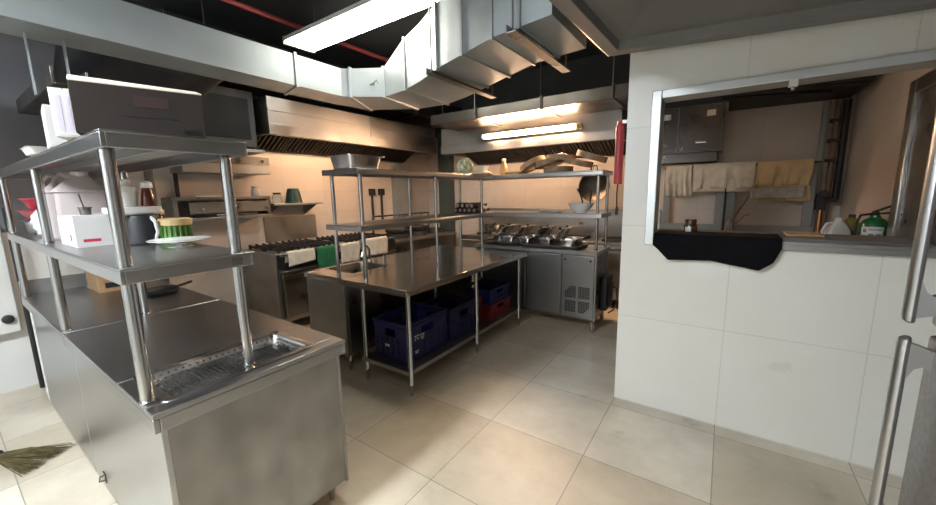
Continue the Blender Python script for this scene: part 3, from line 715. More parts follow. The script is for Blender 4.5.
part(bk, 'ribs', mb, 'darkgreen')
def jar(name, label, loc, r, h, body, lid, cat='jar', group=None, lidh=.02):
    t = thing(name, label, cat, loc, 0, group)
    part(t, 'jar_body', MB().lathe([(r*.9, 0), (r, .01), (r, h*.7), (r*.8, h*.9), (r*.78, h)], n=20), body)
    part(t, 'lid', MB().lathe([(r*.84, h), (r*.84, h+lidh), (r*.78, h+lidh+.003)], n=20), lid); return t
jar('glass_jar', 'brown glass jar on the wall shelf beside the green tub', (-4.6, 2.52, 1.46), .055, .11, 'paleglass', 'brown')
jar('glass_jar', 'pale jar on the salamander grill, left of the wall shelf', (-4.58, 2.26, 1.556), .05, .09, 'jug', 'wood')
solo('splash_panel', MB().box(XL+.002, XL+.012, 2.40, 3.12, .97, 1.29), 'hood', 'plain steel splash panel on the wall behind the near gas range', 'panel', bev=.002)
# sockets, panels, pipes on the left wall
for (y, l) in ((4.16, 'black switched socket on the left tiled wall, left one of two'), (4.36, 'black switched socket on the left tiled wall, right one of two')):
    t = thing('wall_socket', l, 'socket', (XL, y, 1.58), group='black sockets on the left wall', world=True)
    part(t, 'socket_box', MB().box(XL, XL+.05, y-.055, y+.055, 1.535, 1.64), 'black', bev=.008)
    part(t, 'conduit', MB().tube([(XL+.02, y, 1.54), (XL+.02, y, .98)], .018, 8), 'iron')
solo('wall_duct', MB().box(XL, XL+.12, 4.62, 5.0, .95, 2.05), 'greypaint', 'flat grey metal duct standing against the left tiled wall', 'duct', bev=.004)
solo('service_column', MB().box(-4.36, -4.12, 5.42, 5.59, 0, 2.6), 'greendark', 'dark grey green service column at the far wall near the corner', 'column', bev=.006)
t = thing('control_box', 'white wall box with a black knob beside the left counter', 'control box', (XL, .1, .5), world=True)
part(t, 'box_body', MB().box(XL+.012, XL+.10, -.5, .33, .5, 1.36), 'white', bev=.01)
part(t, 'knob', MB().lathe([(.035, 0), (.032, .03), (.02, .035)], (XL+.10, .27, .62), 18, Matrix.Rotation(R(90), 3, 'Y')), 'iron')
solo('black_pipe', MB().tube([(-4.62, .375, 0), (-4.62, .375, 1.4), (-4.62, .375, 1.5)], .022, 10), 'black', 'black vertical pipe on the wall beside the white control box', 'pipe')
t = thing('fan_housing', 'dark grey fan housing high on the left wall beside the cooking hood', 'fan box', (-4.45, 1.5, 2.05), world=True)
part(t, 'housing', MB().box(-4.74, -4.15, 1.02, 2.12, 2.06, 2.62), 'matt2', bev=.008)
part(t, 'access_panel', MB().box(-4.15, -4.14, 1.62, 2.06, 2.14, 2.54), 'matt', bev=.004)
part(t, 'inlet_ring', MB().lathe([(.17, 0), (.17, .03), (.15, .03), (.15, .004)], (-4.15, 1.33, 2.36), 28, Matrix.Rotation(R(90), 3, 'Y')), 'iron')
part(t, 'drain_tray', MB().box(-4.74, -4.05, 1.30, 2.14, 2.0, 2.03), 'greypaint', bev=.004)
solo('steel_post', MB().box(-4.50, -4.44, 1.22, 1.28, 0, 2.055), 'steel_dark', 'dark steel post standing left of the salamander grill', 'post', bev=.004)
# hung tray, tarp
ct = thing('hanging_channel', 'short dark metal channel hung on straps under the galvanised duct', 'cable tray', (-3.15, .49, 2.09), world=True)
mb = MB(); mb.box(-3.7, -2.64, .43, .44, 2.09, 2.17); mb.box(-3.7, -2.64, .55, .56, 2.09, 2.17); mb.box(-3.7, -2.64, .44, .55, 2.09, 2.10)
part(ct, 'channel', mb, 'galv_dull', bev=.003)
for y in (.424, .562): part(ct, 'hanger_strap', MB().box(-3.05, -3.01, y, y+.005, 2.10, 2.398), 'galv')
def f(u, v):
    y = .60+.85*u; sag = .12*(1-(2*u-1)**2)
    return (-3.134-.66*v+.03*sin(u*9), y, 2.60-.12*u-sag-.34*v*(1-.5*u)+.015*sin(u*17+v*5))
solo('black_sheet', MB().grid(f, 20, 8), 'tarp', 'black plastic sheet sagging under the galvanised duct', 'sheet', solid=.004)

# ---------------------------------------------------------------- things on the near overshelf
ZU, ZL = 1.7555, 1.3305
def carton(name, label, loc, sx, sy, sz, rz, mat, flap, prints=(), lift=0):
    t = thing(name, label, 'box', loc, rz)
    mb = MB(); e = .004
    mb.box(-sx/2, sx/2, -sy/2, sy/2, 0, e); mb.box(-sx/2, -sx/2+e, -sy/2, sy/2, e, sz); mb.box(sx/2-e, sx/2, -sy/2, sy/2, e, sz); mb.box(-sx/2+e, sx/2-e, -sy/2, -sy/2+e, e, sz); mb.box(-sx/2+e, sx/2-e, sy/2-e, sy/2, e, sz)
    part(t, 'box_body', mb, mat, bev=.002)
    if lift:
        mb = MB().loft([[(sx/2, -sy/2, sz), (sx/2, sy/2, sz), (sx/2, sy/2, sz+e), (sx/2, -sy/2, sz+e)], [(.01, -sy/2-.01, sz+lift*1.2), (.01, sy/2-.01, sz+lift), (.01, sy/2-.01, sz+lift+e), (.01, -sy/2-.01, sz+lift*1.2+e)]]); part(t, 'flap', mb, flap)
        mb = MB().loft([[(-sx/2, -sy/2, sz), (-sx/2, sy/2, sz), (-sx/2, sy/2, sz+e), (-sx/2, -sy/2, sz+e)], [(0, -sy/2, sz+lift*.6), (0, sy/2, sz+lift*.5), (0, sy/2, sz+lift*.5+e), (0, -sy/2, sz+lift*.6+e)]]); part(t, 'flap', mb, flap)
    else:
        part(t, 'flap', MB().box(-sx/2, sx/2, -sy/2, 0-.002, sz, sz+e), flap); part(t, 'flap', MB().box(-sx/2, sx/2, .002, sy/2, sz, sz+e), flap)
    for (face, u0, u1, z0, z1, m) in prints:
        if face == 'x+': b = MB().box(sx/2, sx/2+.0008, u0, u1, z0, z1)
        elif face == 'y-': b = MB().box(u0, u1, -sy/2-.0008, -sy/2, z0, z1)
        part(t, 'print', b, m)
    return t
# big carton: local x+ is the printed side facing the viewer
carton('carton', 'big grey-brown carton with pale flaps on top of the left overshelf', (-1.74, .50, ZU), .24, .335, .155, R(-17), 'carton', 'carton_in',
       (('x+', -.02, .07, .095, .13, 'printmaroon'), ('x+', .10, .152, .008, .036, 'printdk'), ('x+', .104, .148, .012, .032, 'carton'), ('x+', .110, .142, .017, .027, 'printdk'), ('x+', -.05, .09, .062, .067, 'printdk')), lift=.03)
carton('carton', 'white carton with lilac printing on the left end of the big carton', (-1.862, .333, ZU), .11, .066, .15, R(-20), 'carton_w', 'carton_in', (('x+', -.02, -.008, .02, .13, 'lilac'), ('x+', .003, .012, .02, .13, 'lilac'), ('y-', -.03, .0, .03, .13, 'lilac')))
carton('carton', 'small white box behind the big carton, leftmost on the top shelf', (-2.25, .375, ZU), .20, .10, .15, R(-6), 'carton_w', 'carton_in', (('y-', .0, .05, .08, .13, 'lilac'), ('x+', -.03, .0, .08, .12, 'lilac')))
mb = MB().rloft([(.08, .05, .02, 0), (.10, .06, .02, .03), (.105, .065, .02, .03), (.095, .055, .02, .028), (.075, .045, .02, .005)])
o = solo('foam_tray', mb, 'white', 'white foam tray lying on the top shelf left of the boxes', 'tray'); o.location = (-2.62, .36, ZU); 
# jerrycans
def jerrycan(label):
    t = thing('jerrycan', label, 'jerrycan', (0, 0, 0), group='milky jerrycans on the lower shelf')
    mb = MB().rloft([(.098, .078, .025, 0), (.105, .085, .025, .012), (.103, .083, .025, .255), (.110, .09, .025, .26), (.109, .089, .025, .268), (.04, .036, .022, .34), (.034, .033, .03, .35)])
    part(t, 'jug_body', mb, 'jug', ang=25)
    part(t, 'cap', MB().lathe([(.036, .343), (.036, .366), (.03, .369)], n=20), 'white')
    part(t, 'carry_handle', MB().tube([(-.03, 0, .345), (-.07, 0, .355), (-.095, 0, .32), (-.095, 0, .275)], .011, 8), 'jug')
    return t
j0 = jerrycan('milky plastic jerrycan with tall neck, nearest on the left lower shelf'); j0.location = (-2.90, .51, ZL); j0.rotation_euler = (0, 0, R(78))
dup(j0, (-3.13, .495, ZL), R(84), 'milky plastic jerrycan standing behind the nearest jerrycan')
carton('carton', 'small white box with maroon print on the left lower shelf', (-2.58, .512, ZL), .29, .27, .142, R(1), 'carton_w', 'carton_w',
       (('x+', .02, .12, .03, .055, 'printred'), ('x+', -.11, -.05, .025, .038, 'red'), ('x+', .01, .125, .085, .115, 'printpale'), ('y-', .06, .08, .03, .06, 'printred')))
# things on that box
for (x, y, l, st) in ((-2.56, .45, 'small steel pot with a stick on the white maroon-printed box', 1), (-2.52, .545, 'small dark pot on the white box, middle one', 0), (-2.50, .61, 'small dark pot on the white box, nearest the post', 0)):
    t = thing('small_pot', l, 'pot', (x, y, ZL+.1465))
    part(t, 'pot_body', MB().lathe([(.02, 0), (.022, .03), (.026, .032), (.026, .038), (.018, .038), (.017, .01)], n=18), 'steel_dark' if st else 'brown')
    if st: part(t, 'stick', MB().tube([(0, 0, .01), (-.02, -.01, .10)], .003, 6), 'steel_dark')
# tall glass jar and condiments behind the post
jar('glass_jar', 'tall clear glass jar behind the jerrycans', (-3.05, .66, ZL), .055, .27, 'paleglass', 'paleglass')
jar('spice_jar', 'jar of brown spice beside the clear glass jar', (-2.78, .66, ZL), .055, .17, 'card', 'greencup')
kb = thing('black_caddy', 'black round container with white spout on the left lower shelf', 'container', (-2.345, .60, ZL))
part(kb, 'container_body', MB().lathe([(.062, 0), (.07, .01), (.07, .13), (.066, .14)], n=28), 'black')
part(kb, 'spout', MB().tube([(.06, .03, .02), (.085, .035, .06), (.08, .03, .11), (.06, .02, .13)], .008, 8), 'white')
mb = MB().rloft([(.07, .09, .03, 0), (.08, .10, .03, .012), (.08, .10, .03, .035), (.075, .095, .03, .037), (.07, .09, .03, .034)])
o = solo('white_tray', mb, 'white', 'white plastic tray lying across the black round container', 'tray'); o.location = (-2.37, .58, ZL+.1435)
tb = thing('white_tub', 'white plastic tub with domed lid on the white tray', 'tub', (-2.39, .565, ZL+.181))
part(tb, 'tub_body', MB().lathe([(.042, 0), (.046, .07), (.05, .072), (.05, .08)], n=24), 'white')
part(tb, 'lid', MB().lathe([(.052, .08), (.052, .095), (.03, .102), (.03, .125), (.026, .13)], n=24), 'white')
sq = thing('squeeze_bottle', 'dark red sauce bottle with white cap on the white tray', 'bottle', (-2.37, .645, ZL+.181))
part(sq, 'bottle_body', MB().lathe([(.028, 0), (.030, .008), (.026, .05), (.019, .085), (.018, .09)], n=20), 'sauce')
part(sq, 'cap', MB().lathe([(.024, .09), (.026, .095), (.024, .115), (.014, .122)], n=20), 'white')
gc = thing('green_container', 'leaf green round container with wooden lid beside the plate', 'container', (-2.285, .715, ZL))
part(gc, 'container_body', MB().lathe([(.062, 0), (.066, .01), (.060, .085)], n=32), 'greencup')
mb = MB()
for k in range(20):
    a = 2*pi*k/20; mb.tube([(.0665*cos(a), .0665*sin(a), .01), (.061*cos(a), .061*sin(a), .083)], .005, 6)
part(gc, 'ribs', mb, 'greencup')
part(gc, 'wooden_lid', MB().lathe([(.066, .085), (.07, .09), (.07, .115), (.065, .12)], n=32), 'woodlid')
jar('wooden_jar', 'jar with wooden lid behind the leaf green container', (-2.60, .80-.06, ZL), .058, .135, 'brown', 'woodlid', 'jar', None, .022).location = (-2.56, .71, ZL)
pl = thing('plate_stand', 'white round serving plate on a low foot at the shelf edge', 'plate', (-2.03, .645, ZL))
part(pl, 'plate', MB().lathe([(.02, .022), (.07, .022), (.115, .032), (.118, .036), (.11, .036), (.07, .028), (0, .028)], n=40), 'ceramic')
part(pl, 'foot', MB().lathe([(.05, 0), (.045, .004), (.02, .01), (.02, .022)], n=24), 'ceramic')
# far left of the shelf
st = solo('steel_pan', MB().rloft([(.16, .13, .03, 0), (.17, .14, .03, .08), (.185, .155, .03, .082), (.185, .155, .03, .086), (.165, .135, .03, .084), (.155, .125, .03, .01)]), 'steel', 'steel pan under the red trays at the far end of the left shelf', 'pan'); st.location = (-3.86, .53, ZL)
for k, (l, z, rz) in enumerate((('red plastic tray at the far end of the left shelf, lower one', .088, 5), ('red plastic tray at the far end of the left shelf, upper one', .165, -8))):
    o = solo('red_tray', MB().rloft([(.15, .12, .03, 0), (.19, .15, .03, .06), (.20, .16, .03, .062), (.20, .16, .03, .068), (.18, .14, .03, .065), (.145, .115, .03, .008)]), 'red', l, 'tray', group='red trays')
    o.location = (-3.86, .54, ZL+z); o.rotation_euler = (0, 0, R(rz))
def f(u, v):
    a = 2*pi*u; b = pi*v; r = 1+.22*sin(a*5+v*9)*sin(b)+.15*sin(a*11+v*17)*sin(b)
    return (.09*r*sin(b)*cos(a), .07*r*sin(b)*sin(a), .10-.10*cos(b)*(1+.1*sin(a*3)*sin(b)))
o = solo('plastic_bag', MB().grid(f, 36, 18), 'film', 'crumpled clear plastic bag between red trays and jerrycans', 'bag', ang=70); o.location = (-3.35, .44, ZL)
# under the shelf on the worktop
cbx = thing('wooden_crate', 'brown open wooden box on the left counter under the shelves', 'box', (-4.0, .80, .8505))
for (nm, b) in (('base', MB().box(-.16, .16, -.13, .13, 0, .012)), ('long_side', MB().box(-.16, .16, -.13, -.118, .012, .16)), ('long_side', MB().box(-.16, .16, .118, .13, .012, .16)), ('short_side', MB().box(.148, .16, -.118, .118, .012, .16)), ('short_side', MB().box(-.16, -.148, -.118, .118, .012, .16))):
    part(cbx, nm, b, 'card', bev=.002)
mb = MB(); mb.box(.1602, .162, -.09, .05, .03, .07); part(cbx, 'slot', mb, 'iron')
pan('frying_pan', 'dark frying pan lying on the left counter behind the shelf post', (-3.42, .93, .8505), .11, .035, 'iron', R(100), hl=.10)

# ---------------------------------------------------------------- things on the far overshelf
ZT, ZM = 1.7575, 1.3005
mb = MB().rloft([(.11, .14, .03, 0), (.125, .16, .035, .095), (.15, .185, .03, .098), (.15, .185, .03, .103), (.122, .157, .035, .10), (.107, .137, .03, .006)])
o = solo('steel_food_pan', mb, 'steel_bright', 'deep steel food pan on the near end of the far overshelf', 'pan', ang=45); o.location = (-2.60, 2.13, ZT); o.scale = (1.12, 1.05, 1.05)
def f(u, v):
    a = 2*pi*u; b = pi*v; r = 1+.10*sin(a*7+v*11)+.08*sin(a*13-v*8)
    return (.085*r*sin(b)*cos(a), .085*r*sin(b)*sin(a), .075-.075*cos(b)*r)
o = solo('cabbage', MB().grid(f, 40, 22), 'cabbage', 'pale green cabbage on the top shelf at the inner corner', 'vegetable', ang=80); o.location = (-2.44, 3.52, ZT-.005)
mb = MB().rloft([(.07, .045, .012, 0), (.075, .05, .012, .05), (.08, .055, .012, .052), (.08, .055, .012, .062)])
o = solo('lidded_box', mb, 'white', 'small white lidded box beside the cabbage on the top shelf', 'box'); o.location = (-2.40, 3.78, ZT+.035)
o = solo('folded_cloth', MB().rloft([(.09, .10, .03, 0), (.10, .11, .04, .017), (.09, .10, .03, .034)]), 'cream', 'folded cloth under the small white lidded box', 'cloth'); o.location = (-2.40, 3.78, ZT)
ob = thing('oil_bottle', 'yellowish bottle standing on the top shelf left of the wooden boards', 'bottle', (-2.30, 4.16, ZT))
part(ob, 'bottle_body', MB().lathe([(.055, 0), (.058, .012), (.052, .07), (.034, .13), (.024, .145), (.022, .17)], n=24), 'oil')
part(ob, 'cap', MB().lathe([(.026, .165), (.026, .195), (.022, .198)], n=20), 'white')
o = solo('dark_lid', MB().lathe([(.07, 0), (.068, .012), (.03, .03), (.012, .034), (.014, .05), (0, .052)], n=28), 'steel_dark', 'dark pan lid at the bend of the top shelf', 'lid'); o.location = (-2.42, 4.02-.06, ZT)
o = solo('shallow_tray', MB().rloft([(.09, .11, .02, 0), (.10, .12, .02, .03), (.105, .125, .02, .03), (.095, .115, .02, .026), (.085, .105, .02, .004)]), 'wood', 'low wooden tray beside the yellowish bottle on the top shelf', 'tray'); o.location = (-2.14, 4.2, ZT)
BD = [((-1.93, 4.24, .082), (0, -28, 0), 'wooden round sieve at the left, leaning up to the right'), ((-1.62, 4.22, .004), (0, 0, 0), 'wooden round sieve lying flat in the middle, lowest of the pile'),
      ((-1.74, 4.24, .085), (0, -12, 0), 'wooden round sieve leaning over the lowest sieve'), ((-1.60, 4.24, .135), (0, 3, 0), 'wooden round sieve on top of the pile, under white paper'),
      ((-1.40, 4.22, .072), (0, 13, 0), 'wooden round sieve tilting down to the right beside the pile'), ((-1.25, 4.22, .13), (0, 19, 0), 'wooden round sieve at the right end, tilted steeply')]
for (p, e, l) in BD:
    t = thing('wooden_sieve', l, 'sieve', (p[0], p[1], ZT+p[2]), group='wooden sieves on the top shelf')
    t.rotation_euler = tuple(R(a) for a in e)
    part(t, 'rim', MB().lathe([(.155, 0), (.165, 0), (.165, .062), (.155, .062), (.155, .03)], n=40, c0=False, c1=False), 'bamboo')
    part(t, 'mesh_base', MB().lathe([(.156, .018), (.156, .024)], n=40), 'wood')
o = solo('folded_paper', MB().rloft([(.06, .05, .02, 0), (.055, .045, .02, .012), (.03, .02, .015, .018)]), 'white', 'white paper on top of the sieve pile', 'paper'); o.location = (-1.60, 4.24, ZT+.20)
# bottles lying on the lower shelf at the bend
bt = None
mt = Matrix.Rotation(R(-90), 3, 'X')
for k in range(9):
    lo = k < 5; q = k if lo else k-5
    lab = 'dark sauce bottle lying on its side, %s' % ['bottom layer, leftmost', 'bottom layer, second from left', 'bottom layer, middle one', 'bottom layer, second from right', 'bottom layer, rightmost', 'top layer, leftmost', 'top layer, second from left', 'top layer, second from right', 'top layer, rightmost'][k]
    loc = (-2.745+.069*q+(0 if lo else .0345), 3.86, ZM+.0355+(0 if lo else .0605))
    if bt is None:
        bt = thing('sauce_bottle', lab, 'bottle', loc, 0, 'dark bottles lying on the lower shelf')
        part(bt, 'bottle_body', MB().lathe([(.028, -.13), (.034, -.122), (.034, .06), (.028, .09), (.014, .13), (.013, .17)], n=18, mat=mt), 'sauceblk')
        part(bt, 'cap', MB().lathe([(.016, .17), (.016, .20), (.014, .202)], n=14, mat=mt), 'iron')
        part(bt, 'base_dimple', MB().lathe([(.022, -.1312), (.014, -.1305), (.012, -.133)], n=18, mat=mt), 'steel')
    else: dup(bt, loc, 0, lab)
# plates stacked, bowls, wok, scoop
pt0 = None
for k in range(4):
    lab = 'flat white plate in the stack on the lower shelf, %s' % ['lowest', 'second from below', 'third from below', 'topmost'][k]
    if pt0 is None:
        pt0 = solo('flat_plate', MB().rloft([(.10, .08, .02, 0), (.13, .10, .025, .007), (.13, .10, .025, .009), (.10, .08, .02, .004)]), 'ceramic', lab, 'plate', 'flat plates stacked on the lower shelf')
        pt0.location = (-1.72, 4.23, ZM)
    else:
        q = pt0.copy(); COL.objects.link(q); q.location = (-1.72+.012*k, 4.23, ZM+.0095*k); q.rotation_euler = (0, 0, R(3*k)); props(q, lab, 'plate', 'flat plates stacked on the lower shelf')
o = solo('soup_bowl', MB().lathe([(.06, 0), (.065, .01), (.115, .055), (.14, .11), (.134, .11), (.11, .055), (.06, .015), (0, .015)], n=32), 'ceramic', 'white bowl with dark scoops in it on the lower shelf', 'bowl'); o.location = (-1.34, 4.21, ZM)
for k, (a, l) in enumerate(((-15, 'dark scoop standing in the white bowl, left one'), (12, 'dark scoop standing in the white bowl, right one'))):
    t = thing('scoop', l, 'scoop', (-1.36+.06*k, 4.22, ZM+.07)); t.rotation_euler = (R(8), R(a), 0)
    part(t, 'scoop_head', MB().lathe([(.0, -.03), (.03, -.02), (.042, .01), (.04, .012), (.028, -.012), (0, -.02)], n=20), 'iron')
    part(t, 'handle', MB().tube([(.03, 0, .005), (.05, 0, .05), (.045, 0, .15), (.03, 0, .2)], .009, 8), 'iron')
wk = thing('wok', 'dark wok hanging behind the right end of the overshelf', 'wok', (-1.31, 4.58, 1.60))
mt = Matrix.Rotation(R(82), 3, 'X')
part(wk, 'bowl', MB().lathe([(0, -.085), (.06, -.08), (.12, -.06), (.165, -.025), (.185, .0), (.18, .0), (.16, -.02), (.115, -.054), (.06, -.073), (0, -.078)], n=40, mat=mt), 'wokiron', ang=60)
part(wk, 'handle', MB().tube([(-.04, 0, .17), (-.03, -.01, .235), (.03, -.01, .235), (.04, 0, .17)], .009, 8), 'iron')
part(wk, 'hook', MB().tube([(0, -.01, .24), (0, -.02, .25), (0, -.08, .17), (0, -.12, .159), (0, -.16, .159)], .005, 6), 'iron')
tg = thing('hanging_ladle', 'small brass-coloured ladle hanging under the lower shelf', 'ladle', (-1.40, 4.25, 1.25))
part(tg, 'handle', MB().tube([(-.12, 0, .045), (-.06, 0, .02), (.02, 0, -.01), (.045, 0, -.05)], .007, 8), 'gold')
part(tg, 'ladle_bowl', MB().lathe([(0, -.03), (.02, -.024), (.028, 0), (.025, 0), (.016, -.018), (0, -.024)], (.05, 0, -.06), 18), 'gold')
part(tg, 'hook', MB().tube([(-.12, 0, .045), (-.125, 0, .044)], .006, 6), 'gold')
# red tube on the wall's end
rb = thing('red_roller', 'long red cylinder with dark cord hanging at the end of the white wall', 'roller', (-.64, 2.82, 1.59))
part(rb, 'cylinder', MB().lathe([(.024, 0), (.028, .004), (.028, .40), (.02, .405), (.02, .43)], n=20), 'redbar')
part(rb, 'bracket', MB().box(-.012, .054, -.012, .012, .41, .432), 'steel_dark')
part(rb, 'cord', MB().tube([(0, 0, 0), (-.004, 0, -.08), (-.002, .004, -.13), (0, .004, -.2)], .005, 6), 'iron')
part(rb, 'cord_grip', MB().lathe([(.007, -.22), (.011, -.21), (.008, -.16), (.004, -.155)], n=12), 'iron')

# ---------------------------------------------------------------- crates under the table
def crate(label, loc, sx, sy, sz, mat, rz=0, group=None, marks=False):
    t = thing('plastic_crate', label, 'crate', loc, rz, group); hx, hy = sx/2, sy/2; e = .008
    mb = MB().box(-hx, hx, -hy, hy, 0, .01)
    for s in (-1, 1):
        mb.box(-hx, hx, s*hy, s*(hy-e), .01, sz*.62); mb.box(s*hx, s*(hx-e), -hy+e, hy-e, .01, sz*.62)
        mb.box(-hx, hx, s*hy, s*(hy-e), sz*.82, sz); mb.box(s*hx, s*(hx-e), -hy+e, hy-e, sz*.82, sz)
        for a in (-1, 1):
            mb.box(a*hx, a*hx*.30, s*hy, s*(hy-e), sz*.62, sz*.82); mb.box(s*hx, s*(hx-e), a*(hy-e), a*hy*.30, sz*.62, sz*.82)
    part(t, 'crate_body', mb, mat, bev=.002)
    rb = MB()
    for s in (-1, 1):
        for z in (.015, sz*.45, sz*.86):
            rb.box(-hx-.008, hx+.008, s*(hy+.001), s*(hy+.008), z, z+.012); rb.box(s*(hx+.001), s*(hx+.008), -hy, hy, z, z+.012)
        for k in range(6):
            x = -hx+.03+k*(sx-.06)/5; rb.box(x-.004, x+.004, s*(hy+.001), s*(hy+.007), .02, sz*.6)
            y = -hy+.03+k*(sy-.06)/5; rb.box(s*(hx+.001), s*(hx+.007), y-.004, y+.004, .02, sz*.6)
    part(t, 'ribs', rb, mat)
    rm = MB()
    for s in (-1, 1):
        rm.box(-hx-.012, hx+.012, s*(hy-.004), s*(hy+.012), sz-.012, sz); rm.box(s*(hx-.004), s*(hx+.012), -hy+.004, hy-.004, sz-.012, sz)
    part(t, 'rim', rm, mat, bev=.002)
    if marks:
        mk = MB()
        for (y, z, w_, h_) in ((-.16, .20, .02, .018), (-.13, .205, .022, .012), (-.165, .175, .012, .014), (-.135, .178, .016, .016), (-.08, .20, .05, .01), (-.08, .18, .045, .008), (-.075, .165, .03, .006), (-.15, .08, .05, .008), (-.15, .065, .035, .008)):
            mk.box(hx+.0085, hx+.0095, y-w_/2, y+w_/2, z, z+h_)
        mk.box(-.05, .0, -hy-.0095, -hy-.0085, .12, .14)
        part(t, 'print', mk, 'white', label='white printed marks')
    return t
crate('dark blue plastic crate with white print, nearest under the prep table', (-2.17, 2.27, .2005), .36, .52, .33, 'blue', 0, marks=True)
crate('dark blue plastic crate behind the nearest crate under the table', (-2.17, 2.80, .2005), .36, .44, .30, 'blue')
crate('red plastic crate in the dark middle of the table shelf', (-2.20, 3.12, .2005), .34, .13, .28, 'redcrate')
crate('red plastic crate at the far end of the table shelf', (-2.15, 3.46, .2005), .38, .44, .17, 'redcrate')
crate('bright blue plastic crate stacked on the far red crate', (-2.15, 3.46, .371), .36, .42, .16, 'blue2')

# ---------------------------------------------------------------- room behind the opening
rk = thing('steel_rack', 'grey metal wall rack with a towel bar in the room behind the opening', 'rack', (.05, 5.4, 0), world=True)
part(rk, 'panel', MB().box(-.10, .09, 5.40, 5.44, 0, 1.74), 'greypaint', bev=.003)
for x in (-.66, .70): part(rk, 'upright', MB().box(x, x+.08, 5.40, 5.44, 0, 1.79), 'greypaint', bev=.003)
part(rk, 'towel_bar', MB().tube([(-.66, 5.36, 1.80), (.80, 5.36, 1.80)], .012, 8), 'steel_tube')
for x in (-.62, .74): part(rk, 'bar_bracket', MB().box(x-.012, x+.012, 5.36, 5.41, 1.765, 1.80), 'steel_dark')
part(rk, 'bench', MB().box(-.68, .80, 5.0, 5.40, .98, 1.02).box(-.68, .80, 5.0, 5.02, .90, .98), 'steel_dark', bev=.003)
part(rk, 'back_strip', MB().box(-.68, .80, 5.38, 5.40, 1.02, 1.12), 'greypaint')
for x in (-.62, .72): part(rk, 'leg', leg(x, 5.05, .98), 'steel_dark')
for (a0, a1, fr_, bk_, m, l) in ((-.64, -.36, .36, .2, 'cream', 'cream towel at the left end of the towel bar'), (-.35, .25, .27, .31, 'cream', 'wide cream towel in the middle of the towel bar'), (.265, .735, .25, .42, 'ochre', 'ochre towel at the right end of the towel bar')):
    towel('hung_towel', l, 'towel', m, 5.36, 1.815, a0, a1, fr_, bk_, 'X', -1, amp=.04, rad=.02, nv=44)
towel('hung_towel', 'pale grey cloth hanging lower below the ochre towel', 'towel', 'rag', 5.325, 1.53, .22, .69, .10, .05, 'X', -1, rad=.012)
sc = thing('steel_cabinet', 'stainless wall cabinet with two latched doors behind the opening', 'cabinet', (-.42, 5.4, 1.98), world=True)
part(sc, 'cabinet_body', MB().box(-1.0, -.08, 5.24, 5.59, 1.97, 2.50), 'steel_dark', bev=.004)
for (x0, x1) in ((-.98, -.535), (-.525, -.09)):
    d_ = part(sc, 'door', MB().box(x0, x1, 5.22, 5.239, 1.98, 2.49), 'steel_brown', bev=.004)
    xm = (x0+x1)/2+.02
    mb = MB().box(xm-.055, xm+.055, 5.212, 5.22, 2.07, 2.08); mb.tube([(xm-.05, 5.22, 2.08), (xm-.05, 5.19, 2.09), (xm+.05, 5.19, 2.09), (xm+.05, 5.22, 2.08)], .008, 8)
    part(d_, 'handle', mb, 'steel_bright')
    part(d_, 'latch', MB().box(x1-.16, x1-.07, 5.21, 5.22, 2.36, 2.43), 'steel_bright', bev=.003)
part(sc, 'lower_panel', MB().box(-1.0, -.12, 5.30, 5.59, 1.86, 1.97), 'steel_brown', bev=.003)
# overhead dark duct + bars
t = thing('cable_trunking', 'dark metal trunking under the ceiling of the room behind the opening', 'trunking', (.3, 5.1, 2.4), world=True)
part(t, 'trunking_body', MB().box(-.05, .98, 4.75, 5.55, 2.44, 2.62), 'iron', bev=.004)
for (x0, y0, x1, y1) in ((-.1, 4.5, .75, 5.0), (.15, 4.3, .9, 4.75)):
    part(t, 'angle_bar', MB().tube([(x0, y0, 2.40), (x1, y1, 2.42)], .02, 4), 'iron')
for (x, y) in ((-.1, 4.5), (.75, 5.0), (.15, 4.3), (.9, 4.75)): part(t, 'hanger_rod', MB().tube([(x, y, 2.4), (x, y, ZC)], .006, 6), 'iron')
t = thing('pipe_stack', 'dark rusty pipes with a valve in the inner corner behind the opening', 'pipe', (.87, 5.48, 0), world=True)
part(t, 'vertical_pipe', MB().tube([(.80, 5.50, 0), (.80, 5.50, 1.2), (.80, 5.50, 2.42)], .03, 10), 'greypaint')
part(t, 'vertical_pipe', MB().tube([(.89, 5.48, 0), (.89, 5.48, 1.2), (.89, 5.48, 2.42)], .028, 10), 'rust')
part(t, 'vertical_pipe', MB().tube([(.96, 5.50, 1.4), (.96, 5.50, 2.42)], .03, 10), 'iron')
part(t, 'copper_pipe', MB().tube([(.845, 5.44, .9), (.845, 5.44, 1.42)], .015, 10), 'copper')
mb = MB().box(.78, .97, 5.42, 5.53, 1.38, 1.42); mb.box(.80, .88, 5.40, 5.5, 1.30, 1.47); mb.tube([(.84, 5.40, 1.45), (.84, 5.34, 1.47)], .012, 8); mb.lathe([(.04, 0), (.04, .012)], (.84, 5.34, 1.47), 14, Matrix.Rotation(R(90), 3, 'X'))
part(t, 'valve', mb, 'iron', bev=.005)
for z in (1.8, 2.0, 2.2): part(t, 'pipe_clamp', MB().box(.84, .93, 5.44, 5.53, z, z+.035), 'iron')
